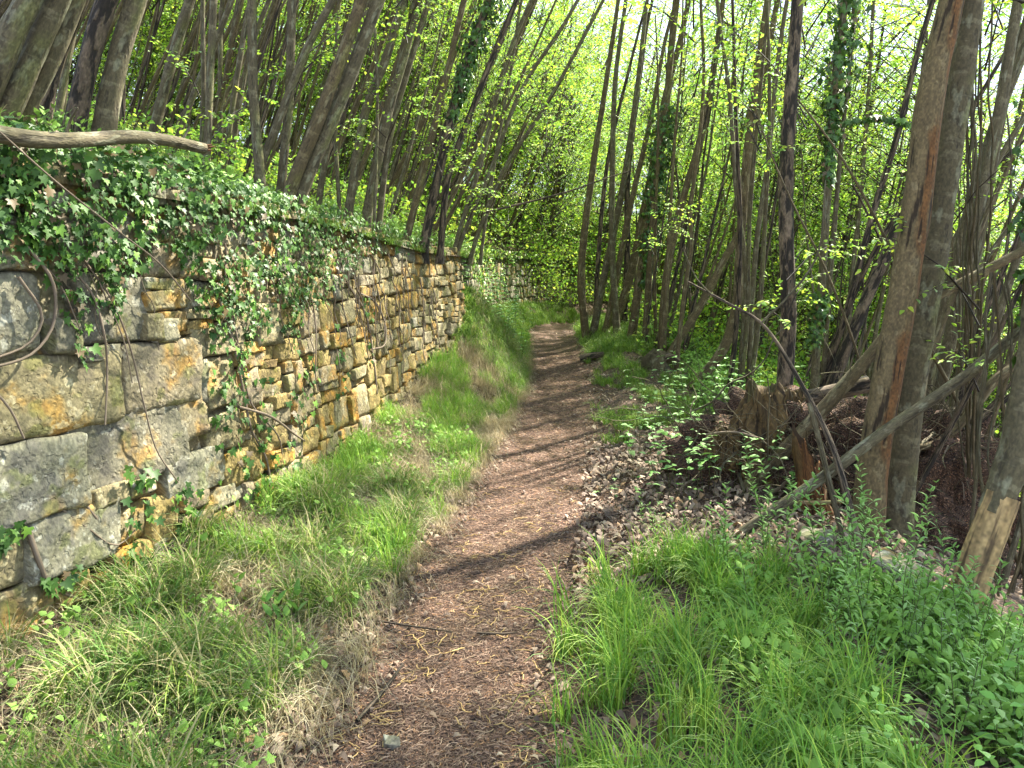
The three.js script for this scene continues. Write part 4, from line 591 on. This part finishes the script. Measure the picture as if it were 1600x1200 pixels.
  part('trunk_base', snag(0.02, 0.52, 0.12, 0.12, 0.36, 0.12, 9), M.oldWood, root);
  part('hollow_root', snag(-0.52, 0.5, 0.3, 0.1, 0.16, 0.1, 15), M.oldWood, root);
  const stub = part('cut_stub', tube([V(0.1, 0.86, 0.3), V(0.35, 0.93, 0.35), V(0.5, 0.97, 0.36)], [0.06, 0.058, 0.06], 12, { per: 0.05, rough: 0.08 }), M.barkDark, root);
  part('cut_end', tube([V(0.5, 0.97, 0.36), V(0.506, 0.972, 0.36)], [0.05, 0.045], 12, { per: 0.01 }), M.rootSoil, stub);
  for (let k = 0; k < 34; k++) { const a = R() * 6.28, x = -0.7 + 1.9 * R(), y = 0.1 + 0.55 * R(); let p = V(x, y, 0.25), d = V(R() - 0.5, R() - 0.55, 0.6).normalize(); const pts = []; for (let i = 0; i < 6; i++) { pts.push(p.clone()); p.addScaledVector(d, 0.11); d.addScaledVector(rv(R), 0.5); d.y -= 0.15; d.normalize(); } const r = 0.006 + 0.024 * R() ** 2; part('root', tube(pts, [r, r * 0.8, r * 0.4], 6, { per: 0.05, rough: 0.15 }), R() < 0.5 ? M.vine : M.bark, root); }
  const fine = []; for (let k = 0; k < 420; k++) { const x = -0.75 + 2.2 * R(), y = -0.1 + 0.75 * R(); let p = V(x, y, 0.2 + 0.2 * R()), d = V(R() - 0.5, R() - 0.6, 0.5).normalize(); const pts = []; for (let i = 0; i < 5; i++) { pts.push(p.clone()); p.addScaledVector(d, 0.07); d.addScaledVector(rv(R), 0.6).normalize(); } fine.push(tube(pts, [0.003, 0.0015], 3, { per: 0.06, cap: false })); }
  const brush = []; for (let k = 0; k < 260; k++) { let p = V(-0.8 + 2.6 * R(), -0.05 + 0.8 * R(), -0.1 + 0.65 * R()), d = V(R() - 0.5, R() * 0.7 - 0.15, R() - 0.4).normalize(); const pts = [], st = 0.07 + 0.1 * R(); for (let i = 0; i < 7; i++) { pts.push(p.clone()); p.addScaledVector(d, st); d.addScaledVector(rv(R), 0.45); d.y -= 0.06; d.normalize(); } const r = 0.0025 + 0.005 * R() ** 2; brush.push(tube(pts, [r, r * 0.6], 4, { per: 0.08, cap: false })); }
  part('dead_brush', mergeGeometries(brush), M.bark, root, 'stuff');
  part('fine_roots', mergeGeometries(fine), M.vine, root, 'stuff');
  const sl = thing('split_log', [2.0, 0.0, -4.98], 'upright reddish split log leaning on the root mound', 'log');
  part('wood', ragged(0.04, -0.12, 0, 0.1, 0.085, 0.62, -0.1, 22), M.redWood, sl);
  const s2 = thing('small_stump', [2.02, lowerY(2.02, 10.5), -10.5], 'small grey weathered stump on the grassy verge', 'stump');
  part('wood', tube([V(0, -0.1, 0), V(0.03, 0.12, 0), V(0.08, 0.27, 0)], [0.16, 0.13, 0.1], 14, { per: 0.04, rough: 0.35, flare: 0.4 }), M.bark, s2);
  part('snag', tube([V(0.04, 0.15, 0.05), V(0.18, 0.2, 0.12), V(0.28, 0.14, 0.14)], [0.06, 0.05, 0.03], 8, { per: 0.05, rough: 0.2 }), M.barkDark, s2);
}
{ // loose stones by the path
  const R = rng(95);
  [[2.02, 3.95, 0.26, 0.16, 'mossy boulder at the foot of the big double trunk'], [1.75, 4.35, 0.18, 0.11, 'small flat stone on the leaf litter beneath the leaning pole'], [-0.42, 2.62, 0.055, 0.035, 'pale pebble on the near path edge'], [0.0, 2.42, 0.05, 0.03, 'grey pebble at the very front of the path']].forEach(([x, d, w, h, label]) => { const m = solo('loose_stone', stoneGeo(w, h, w * 0.8, 12, 9, 9, R), stoneMats[0][2], label, 'stone'); m.position.set(x, lowerY(x, d) + h * 0.25, -d); m.rotation.set(0.2 * R(), R() * 6, 0.2 * R()); });
}

// ---------- undergrowth ----------
function shrub(name, label, x, d, o) { // upright leafy shoots
  const R = rng(o.seed), root = thing(name, [x, lowerY(x, d), -d], label, 'plant', o.group), L = new Leaves();
  for (let k = 0; k < o.n; k++) {
    const a = R() * 6.28, rr = o.spread * Math.sqrt(R()); let p = V(Math.cos(a) * rr, 0, Math.sin(a) * rr), dir = V(Math.cos(a) * 0.25 * R(), 1, Math.sin(a) * 0.25 * R()).addScaledVector(rv(R), 0.15).normalize(); p.y = lowerY(x + p.x, d - p.z) - root.position.y - 0.02;
    const H = o.h * (0.5 + 0.6 * R()), pts = [], nodes = Math.round(H / o.gap); let tw = R() * 6.28;
    for (let i = 0; i <= nodes; i++) {
      pts.push(p.clone()); p.addScaledVector(dir, o.gap); dir.addScaledVector(rv(R), 0.1).normalize();
      if (i > nodes * o.bare) for (let s = 0; s < 2; s++) { const b = tw + s * 3.1416, ld = V(Math.cos(b), 0.45 + 0.5 * R() - (o.flat ?? 0), Math.sin(b)).normalize(), nn = V(0, 1, 0).addScaledVector(rv(R), 0.4); nn.addScaledVector(ld, -nn.dot(ld)).normalize(); const ll = o.leaf * (0.6 + 0.6 * R()) * (i > nodes - 2 ? 0.7 : 1), b2 = 0.75 + 0.5 * R(), c = R() < 0.2 ? [0.26, 0.42, 0.14] : o.col; L.blade(p, ld, nn, ll, ll * o.wide, [c[0] * b2, c[1] * b2, c[2] * b2], o.outline ?? LANCE); }
      tw += 1.57 + 0.3 * R();
    }
    for (let i = 1; i < pts.length; i++) L.stick(pts[i - 1], pts[i], 0.0022, [0.12, 0.14, 0.05]);
  }
  part('foliage', L.geo(), M.shoot, root, 'stuff'); return root;
}
const PR = { n: 7, spread: 0.1, h: 0.42, gap: 0.026, bare: 0.1, leaf: 0.05, wide: 0.36, col: [0.22, 0.4, 0.09] }, BR = { n: 12, spread: 0.28, h: 0.4, gap: 0.07, bare: 0.45, leaf: 0.075, wide: 0.62, col: [0.17, 0.36, 0.07], outline: OVAL, flat: 0.55 };
[[1.38, 4.0, 'tall pale-tipped leafy shoot in front of the leaning pole', { ...PR, h: 0.62, n: 7, spread: 0.07 }], [1.05, 3.75, 'low pale leafy shoot at the edge of the bright grass', { ...PR, n: 7, spread: 0.08 }], [1.68, 3.6, 'leafy shoots in front of the hanging crooked branch', { ...PR, h: 0.6, n: 11, spread: 0.13 }],
  [1.55, 3.15, 'dense leafy shoots in the middle of the lower right corner', { ...PR, n: 18, spread: 0.22, h: 0.55 }], [1.95, 3.4, 'slim leafy shoots just left of the broken trunk', { ...PR, h: 0.6, n: 7, spread: 0.14 }], [1.2, 3.1, 'leafy shoots mixed into the bright grass', { ...PR, n: 9, spread: 0.2 }],
  [1.85, 2.75, 'dense leafy shoots at the lower right edge', { ...PR, n: 16, spread: 0.24, h: 0.5 }], [1.45, 2.6, 'leafy shoots at the bottom edge right of the bright grass', { ...PR, n: 12, spread: 0.22, h: 0.34 }], [2.15, 3.05, 'leafy shoots below the broken trunk', { ...PR, n: 12, spread: 0.24, h: 0.34 }], [1.7, 2.35, 'broad-leaved weeds in the lower right corner', { ...BR, n: 14, spread: 0.22, h: 0.28, leaf: 0.06, bare: 0.2 }], [2.05, 2.6, 'tall leafy shoots at the right border of the view', { ...PR, n: 14, spread: 0.22 }], [1.3, 2.2, 'leafy weeds at the bottom border beside the bright grass', { ...BR, n: 10, spread: 0.2, h: 0.24, leaf: 0.055, bare: 0.2 }], [0.95, 4.65, 'fine low green plant beside the leaf litter at the right path edge', { ...PR, n: 10, spread: 0.2, h: 0.22, leaf: 0.032 }],
  [0.72, 5.3, 'small green plant growing at the right edge of the path', { ...BR, n: 5, spread: 0.12, h: 0.2, leaf: 0.05 }], [1.25, 5.35, 'broad-leaved seedlings on thin stems in front of the stump', { ...BR, n: 18 }], [1.6, 5.15, 'broad-leaved seedlings between the pole and the split log', BR], [1.15, 6.0, 'broad-leaved seedlings left of the uprooted stump', { ...BR, n: 14 }], [1.45, 6.6, 'broad-leaved seedlings behind the left side of the stump', { ...BR, n: 12 }],
  [1.05, 4.95, 'small broad-leaved plants at the edge of the leaf litter', { ...BR, n: 8, h: 0.25, leaf: 0.055 }], [-0.3, 11.2, 'dark leafy bush in the gap between the two walls', { ...BR, n: 40, spread: 0.45, h: 1.1, bare: 0.2, gap: 0.06, leaf: 0.06 }], [1.75, 7.5, 'leafy bramble behind the uprooted stump', { ...BR, n: 20, spread: 0.5, h: 0.7 }], [2.6, 7.4, 'leafy bramble right behind the dark vertical trunk', { ...BR, n: 20, spread: 0.5, h: 0.7 }], [-0.98, 3.28, 'young plant with large upright pointed leaves in the left grass', { ...BR, n: 3, spread: 0.05, h: 0.16, leaf: 0.11, wide: 0.4, bare: 0.1, flat: -0.5 }],
].forEach(([x, d, label, o], i) => shrub(o.leaf > 0.0505 || o.flat ? 'seedling_plant' : 'privet_shoot', label, x, d, { ...o, seed: 700 + i }));
// leafy sprays hanging into view from the near trees
[[-1.75, 3.6, -6.3, 'leaf spray across the parallel leaning trunks'], [-1.2, 3.1, -7.2, 'leaf spray at the middle of the four-stemmed stool'], [-0.75, 3.0, -8, 'leaf spray beside the forked ivy trunk'], [-1.0, 4.2, -7.2, 'leaf spray at the top of the four-stemmed stool'], [-0.5, 2.6, -8.6, 'low leaf spray above the end of the wall'], [1.35, 3.4, -5.6, 'leaf spray hanging high above the path'], [2.05, 2.9, -6.2, 'leaf spray left of the dark vertical trunk'], [3.0, 2.1, -5.2, 'leaf spray beside the big double trunk'], [2.85, 1.35, -4.6, 'leaf spray low beside the big double trunk'], [2.3, 1.6, -6.3, 'leaf spray across the dark vertical trunk'], [-2.6, 2.95, -6.4, 'leaf spray under the slim pale stem'], [0.4, 3.6, -9, 'leaf spray over the far path'], [1.6, 2.2, -8.5, 'leaf spray beside the smooth pale trunk']].forEach(([x, y, z, label], i) => {
  const R = rng(800 + i), root = thing('leaf_spray', [x, y, z], label, 'foliage'), m = part('foliage', sprigs[i % 3], M.leaf, root, 'stuff'); m.rotation.y = R() * 6.28; m.scale.setScalar(0.55 + 0.2 * R());
});

// ---------- grass ----------
function tuft(seed, n, h, arch, wid, cols, spread) {
  const R = rng(seed), L = new Leaves();
  for (let k = 0; k < n; k++) {
    const a = R() * 6.28, b = V(Math.cos(a), 0, Math.sin(a)), at = V((R() - 0.5) * spread, -0.015, (R() - 0.5) * spread), H = h * (0.45 + 0.65 * R()), lean = arch * (0.35 + 0.9 * R()), c = cols[Math.floor(R() * cols.length)], bb = 0.8 + 0.4 * R(), col = [c[0] * bb, c[1] * bb, c[2] * bb], s = V(-b.z, 0, b.x), o = L.p.length / 3, N = 5;
    for (let i = 0; i <= N; i++) { const t = i / N, ang = lean * t * t * 1.3, x = H * (t * Math.sin(ang) * 0.8 + lean * 0.12 * t), y = H * t * Math.cos(ang * 0.85), w = wid * (1 - t ** 2.2) * 0.5 + 0.0002, P = at.clone().addScaledVector(b, x); P.y += y; for (const q of [-1, 1]) { L.p.push(P.x + s.x * w * q, P.y, P.z + s.z * w * q); L.n.push(b.x * -0.8 + s.x * 0.3 * q, 0.6, b.z * -0.8 + s.z * 0.3 * q); L.c.push(...col); } if (i) { const z = o + i * 2; L.i.push(z - 2, z - 1, z, z - 1, z + 1, z); } }
  }
  return L.geo();
}
const GREEN = [[0.24, 0.37, 0.06], [0.17, 0.31, 0.05], [0.3, 0.41, 0.07], [0.13, 0.25, 0.05]], LIME = [[0.3, 0.46, 0.06], [0.22, 0.42, 0.05], [0.36, 0.48, 0.08]], DRY = [[0.52, 0.44, 0.27], [0.44, 0.36, 0.2], [0.58, 0.51, 0.34], [0.36, 0.31, 0.17]], MIXG = [...GREEN, [0.44, 0.4, 0.2]];
const tufts = { green: [0, 1, 2].map((k) => tuft(900 + k, 18, 0.2, 1.0, 0.005, MIXG, 0.07)), lime: [0, 1, 2].map((k) => tuft(910 + k, 20, 0.23, 0.85, 0.005, [...LIME, [0.16, 0.33, 0.05]], 0.07)), dry: [0, 1, 2].map((k) => tuft(920 + k, 22, 0.2, 1.7, 0.0026, DRY, 0.07)), far: [0, 1].map((k) => tuft(930 + k, 18, 0.18, 1.1, 0.006, [...LIME, ...GREEN], 0.08)) };
function sow(name, label, kinds, n, seed, where) { // where(R) -> [x, d, scale] or null
  const R = rng(seed), by = kinds.map(() => []);
  for (let k = 0; k < n; k++) { const w = where(R); if (!w) continue; const [x, d, s, y] = w; by[Math.floor(R() * kinds.length)].push([pose(V(x, y ?? groundY(x, d), -d), R() * 6.28, 0.25 * R(), R() * 6.28, s * (0.7 + 0.55 * R())), null]); }
  by.forEach((l, i) => { if (l.length) instances(name, kinds[i], M.grass, l, scene, label, 'grass'); });
}
const leftStrip = (R, a, b) => { const d = a + (b - a) * R(), w = wallX(d), e = pathX(d) - PW, s = R(); return [lerp(e + 0.04, w + 0.02, s), d, s]; };
sow('green_grass', 'green grass between the near path and the stone wall', tufts.green, 3000, 1001, (R) => { const [x, d, s] = leftStrip(R, 1.9, 5.4); const p = n2(x * 1.6, d * 1.6); if (s < 0.16 || p < -0.12 || R() > 0.3 + 0.7 * smooth(-0.12, 0.4, p)) return null; return [x, d, 0.85 + 0.5 * smooth(0, 0.5, p)]; });
sow('lime_grass', 'bright young grass on the bank left of the path', tufts.lime, 4600, 1002, (R) => { const [x, d, s] = leftStrip(R, 3.6, 14); const p = n2(x * 1.1 + 20, d * 1.1); if (p < (d < 6 ? 0.05 : -0.12) || s < 0.06) return null; return [x, d, 0.75 + 0.5 * p]; });
sow('dry_grass', 'pale dry grass along the left edge of the path and the bank', tufts.dry, 5400, 1003, (R) => { const [x, d, s] = leftStrip(R, 1.9, 13); const p = n2(x * 1.3 + 40, d * 1.3 + 7); if (R() > 0.25 + 0.7 * smooth(-0.3, 0.5, p) + (s < 0.3 ? 0.25 : 0)) return null; return [x, d, 0.8 + 0.4 * R()]; });
sow('lime_grass', 'bright young grass at the right edge of the near path', tufts.lime, 850, 1004, (R) => { const d = 1.9 + 2.25 * R(), t = 0.38 + 1.15 * R(), x = pathX(d) + t; if (n2(x * 2.4, d * 2.4) < -0.3 + 0.3 * R() || d > 4.05 - 0.2 * R() || t < 0.5 + 0.18 * n2(d * 2.5, 1)) return null; return [x, d, 1.0 + 0.25 * R()]; });
sow('verge_grass', 'grass tufts on the verge right of the far path', tufts.far, 2200, 1005, (R) => { const d = 7.2 + 7 * R(), t = 0.44 + 1.3 * R() ** 1.3, x = pathX(d) + t; if (n2(x * 1.4, d * 0.9) < -0.05 || t < 0.5 + 0.1 * n2(d * 2, 1)) return null; return [x, d, 0.7 + 0.3 * R()]; });
sow('bank_grass', 'rough grass on the steep bank in the gap between the two walls', tufts.far, 900, 1009, (R) => { const d = 9.4 + 3 * R(), x = lerp(pathX(d) - 0.5, wallX(d) - 0.2, R()); return [x, d, 0.8 + 0.6 * R(), lowerY(x, d)]; });
sow('far_grass', 'green grass around the far bend of the path', tufts.far, 4200, 1006, (R) => { const d = 12 + 10 * R(), x = wallX(d) + 0.02 + 3.6 * R(); if (Math.abs(x - pathX(d)) < 0.5) return null; return [x, d, 0.9 + 0.6 * R()]; });
sow('terrace_grass', 'short bright grass on the terrace edge above the wall', tufts.far, 4200, 1007, (R) => { const d = 4.6 + 20 * R(), b = 0.1 + (d > 11 ? 4 : 1.6) * R() ** 1.6, x = wallX(d) - b; if (n2(x * 1.3, d * 1.3) < -0.3) return null; return [x, d, 0.45 + 0.35 * R(), terraceY(x, d)]; });
sow('terrace_grass', 'thin grass and weeds under the terrace trees', tufts.green, 1800, 1008, (R) => { const d = 4 + 14 * R(), b = 0.6 + 5 * R(), x = wallX(d) - b; if (n2(x * 1.1, d * 1.1) < 0.1) return null; return [x, d, 0.6 + 0.5 * R(), terraceY(x, d)]; });
{ // low leafy ground cover
  const kinds = [0, 1, 2].map((k) => { const R = rng(1100 + k), L = new Leaves(); for (let i = 0; i < 14; i++) { const a = R() * 6.28, d = V(Math.cos(a), 0.5 + R(), Math.sin(a)).normalize(), nn = V(0, 1, 0).addScaledVector(rv(R), 0.4); nn.addScaledVector(d, -nn.dot(d)).normalize(); const at = V((R() - 0.5) * 0.12, 0.02 + 0.1 * R(), (R() - 0.5) * 0.12), s = 0.02 + 0.022 * R(), b = 0.7 + 0.6 * R(); L.stick(V(at.x * 0.4, -0.02, at.z * 0.4), at, 0.0012, [0.1, 0.14, 0.05]); L.blade(at, d, nn, s, s * (0.5 + 0.2 * k), [0.25 * b, 0.43 * b, 0.08 * b], k === 2 ? IVYL : OVAL); } return L.geo(); }), farKinds = [0, 1].map((k) => { const R = rng(1150 + k), L = new Leaves(); for (let i = 0; i < 46; i++) { const a = R() * 6.28, d = V(Math.cos(a), 0.2 + R(), Math.sin(a)).normalize(), nn = V(0, 1, 0).addScaledVector(rv(R), 0.6); nn.addScaledVector(d, -nn.dot(d)).normalize(); const at = V((R() - 0.5) * 0.7, 0.05 + 0.5 * R() ** 1.5, (R() - 0.5) * 0.7), s = 0.05 + 0.035 * R(); L.stick(V(at.x * 0.5, -0.02, at.z * 0.5), at, 0.002, TWIG); L.blade(at, d, nn, s, s * 0.6, spring(R), OVAL); } return L.geo(); }), far = [[], []], farLate = [];
  const R = rng(1111), by = [[], [], []];
  for (let k = 0; k < 3800; k++) { const d = 11 + 30 * R(), x = R() < 0.5 ? wallX(d) - 0.4 - 16 * R() : pathX(d) + 1.5 + 14 * R(); far[Math.floor(R() * 2)].push([pose(V(x, groundY(x, d), -d), R() * 6.28, 0.2 * R(), R() * 6.28, 0.8 + 0.8 * R())]); }
  for (let k = 0; k < 1300; k++) { const d = 6.5 + 7 * R(), l = R() < 0.4, x = l ? wallX(d) - 1.2 - 6 * R() : pathX(d) + 2.3 + 4.5 * R(); far[Math.floor(R() * 2)].push([pose(V(x, groundY(x, d), -d), R() * 6.28, 0.2 * R(), R() * 6.28, 0.45 + 0.5 * R())]); }
  for (let k = 0; k < 2400; k++) { const d = 1.9 + 2.3 * R(), x = pathX(d) + 1.05 + 2.1 * R(); if ((x < 1.5 && n2(x * 1.5 + 3, d * 1.5) < -0.05) || d > 3.9 - 0.25 * (x - 1)) continue; by[Math.floor(R() * 3)].push([pose(V(x, lowerY(x, d), -d), R() * 6.28, 0.2 * R(), R() * 6.28, 0.8 + 0.6 * R())]); }
  for (let k = 0; k < 2600; k++) { const d = 6.5 + 9 * R(), x = pathX(d) + 1.7 + 4 * R(); by[Math.floor(R() * 3)].push([pose(V(x, lowerY(x, d), -d), R() * 6.28, 0.2 * R(), R() * 6.28, 1.2 + 0.7 * R())]); }
  for (let k = 0; k < 1500; k++) { const d = 3 + 14 * R(), x = wallX(d) - 0.3 - 5 * R(); by[Math.floor(R() * 3)].push([pose(V(x, terraceY(x, d), -d), R() * 6.28, 0.2 * R(), R() * 6.28, 1 + 0.6 * R())]); }
  far.forEach((l, i) => instances('underwood', farKinds[i], M.leaf, l, scene, 'low leafy brambles and seedlings covering the woodland floor', 'undergrowth'));
  for (let k = 0; k < 260; k++) { const d = 1.9 + 5 * R(), x = lerp(pathX(d) - PW - 0.1, wallX(d) + 0.05, R()); by[Math.floor(R() * 3)].push([pose(V(x, lowerY(x, d), -d), R() * 6.28, 0.2 * R(), R() * 6.28, 0.8 + 0.6 * R())]); }
  for (let k = 0; k < 200; k++) { const d = 20 + 9 * R(), x = wallX(d) + 0.5 - 1.1 * R(), y = lerp(footY(d), topY(d), clamp((wallX(d) + 0.3 - x) / 0.5)); farLate.push([pose(V(x, y - 0.1, -d), R() * 6.28, 0.3 * R(), R() * 6.28, 0.8 + 0.7 * R())]); }
  instances('underwood', farKinds[0], M.leaf, farLate, scene, 'leafy brambles hiding the bank where the path bends away', 'undergrowth');
  by.forEach((l, i) => instances('ground_cover', kinds[i], M.shoot, l, scene, 'low green leafy ground cover among the trees and shoots', 'ground cover'));
}

// ---------- litter ----------
{
  const R = rng(1200), leafGeo = [0, 1, 2].map((k) => { const L = new Leaves(), Q = rng(1210 + k); L.blade(V(0, 0, -0.5), V(0, 0, 1), V(0, 1, 0), 1, 0.5, [1, 1, 1], k === 1 ? LANCE : k ? [[0.15, 0.2], [0.3, 0.5], [0.4, 0.28], [0.58, 0.52], [0.68, 0.26], [0.84, 0.34]] : OVAL, 0.3 + 0.9 * Q()); const g = L.geo(), p = g.attributes.position; for (let i = 0; i < p.count; i++) p.setY(i, p.getY(i) + 0.1 * Math.sin(p.getX(i) * 7 + k) + 0.12 + 0.1 * p.getZ(i) ** 2); g.computeVertexNormals(); return g; });
  const bitGeo = [0, 1].map((k) => { const pts = [V(-0.5, 0, 0), V(-0.15, 0.08, 0.1 * (k ? 1 : -1)), V(0.2, 0.05, 0), V(0.5, 0.1, 0.12)]; const g = tube(pts, [0.045, 0.065, 0.03], 3, { per: 0.3, rough: 0, cap: false }); return g; });
  const catkin = [0, 1, 2, 3].map((k) => { const Q = rng(1230 + k), pts = []; let p = V(0, 0.06, 0), a = Q() * 6.28; for (let i = 0; i < 8; i++) { pts.push(p.clone()); a += (Q() - 0.5) * 1.7; p.add(V(Math.cos(a) * 0.15, (Q() - 0.5) * 0.05, Math.sin(a) * 0.15)); } return tube(pts, [0.02, 0.026, 0.018], 5, { per: 0.05, rough: 0.5 }); });
  const white = { leaf: M.litter, bit: std({ roughness: 0.95 }), cat: std({ roughness: 0.9 }) }; M.litter.vertexColors = false;
  const brown = () => { const k = R(), b = 0.7 + 0.6 * R(), c = k < 0.38 ? [0.18, 0.12, 0.082] : k < 0.6 ? [0.26, 0.19, 0.135] : k < 0.88 ? [0.11, 0.072, 0.052] : k < 0.94 ? [0.35, 0.27, 0.19] : [0.27, 0.16, 0.08]; return lin(c[0] * b, c[1] * b, c[2] * b); };
  const bits = [[], []], leaves = [[], [], []], cats = [[], [], [], []];
  const drop = (list, x, d, y, s, c) => list[Math.floor(R() * list.length)].push([pose(V(x, y, -d), R() * 6.28, 0.35 * R(), R() * 6.28, s), c]);
  for (let k = 0; k < 70000; k++) { const d = 1.9 + 11 * R() ** 1.7, t = (R() + R() - 1) * 0.75, x = pathX(d) + t; drop(bits, x, d, lowerY(x, d) + 0.009, (0.01 + 0.022 * R() ** 1.5) * (1 + d * 0.05), (() => { const c = brown(); c.multiplyScalar(1.05); c.g *= 0.92; c.b *= 0.92; return c; })()); }
  for (let k = 0; k < 5200; k++) { const d = 1.9 + 14 * R() ** 1.5, side = R(), t = side < 0.3 ? -0.3 - 0.4 * R() : side < 0.4 ? (R() - 0.5) * 0.9 : 0.25 + 1.6 * R(), x = pathX(d) + t; if (x < wallX(d) + 0.1) continue; drop(leaves, x, d, lowerY(x, d) + 0.008, (0.022 + 0.045 * R()) * (Math.abs(t) < 0.4 ? 0.7 : 1), brown()); }
  for (let k = 0; k < 2800; k++) { const d = 3.8 + 3.4 * R(), x = pathX(d) + 0.45 + 2.0 * R(); drop(leaves, x, d, lowerY(x, d) + 0.006, 0.035 + 0.055 * R() ** 1.4, brown()); }
  for (let k = 0; k < 16000; k++) { const d = 3.4 + 4.5 * R(), x = pathX(d) + 0.35 + 2.2 * R(); drop(bits, x, d, lowerY(x, d) + 0.006, 0.012 + 0.03 * R() ** 2, brown()); }
  for (let k = 0; k < 3800; k++) { const d = 1 + 11 * R(), x = pathX(d) + 2 + 4 * R(); drop(leaves, x, d, lowerY(x, d) + 0.01, 0.035 + 0.05 * R(), brown()); }
  for (let k = 0; k < 3800; k++) { const d = 2.5 + 14 * R(), x = wallX(d) - 0.3 - 4.5 * R(); drop(leaves, x, d, terraceY(x, d) + 0.01, 0.04 + 0.05 * R(), brown()); }
  for (let k = 0; k < 2600; k++) { const d = 1.9 + 3.5 * R(), x = lerp(pathX(d) - PW, wallX(d), R()); drop(leaves, x, d, lowerY(x, d) + 0.01, 0.035 + 0.04 * R(), brown()); }
  for (let k = 0; k < 1100; k++) { const d = 1.95 + 4 * R() ** 2, x = pathX(d) + (R() + R() - 1) * 0.62, g2 = n2(x * 2.2, d * 2.2); if (g2 < -0.2 + 0.3 * R()) continue; const b = 0.8 + 0.4 * R(); drop(cats, x, d, lowerY(x, d) + 0.008, 0.055 + 0.045 * R(), R() < 0.75 ? lin(0.4 * b, 0.27 * b, 0.11 * b) : lin(0.3 * b, 0.21 * b, 0.13 * b)); }
  bits.forEach((l, i) => instances('leaf_crumbs', bitGeo[i], white.bit, l, scene, 'crumbled brown leaf and husk bits covering the path', 'leaf litter'));
  leaves.forEach((l, i) => instances('leaf_litter', leafGeo[i], white.leaf, l, scene, 'dead brown leaves strewn over the ground and path edges', 'leaf litter'));
  cats.forEach((l, i) => instances('fallen_catkins', catkin[i], white.cat, l, scene, 'curly yellow-brown catkins scattered on the near path', 'leaf litter'));
}

renderer.render(scene, camera);
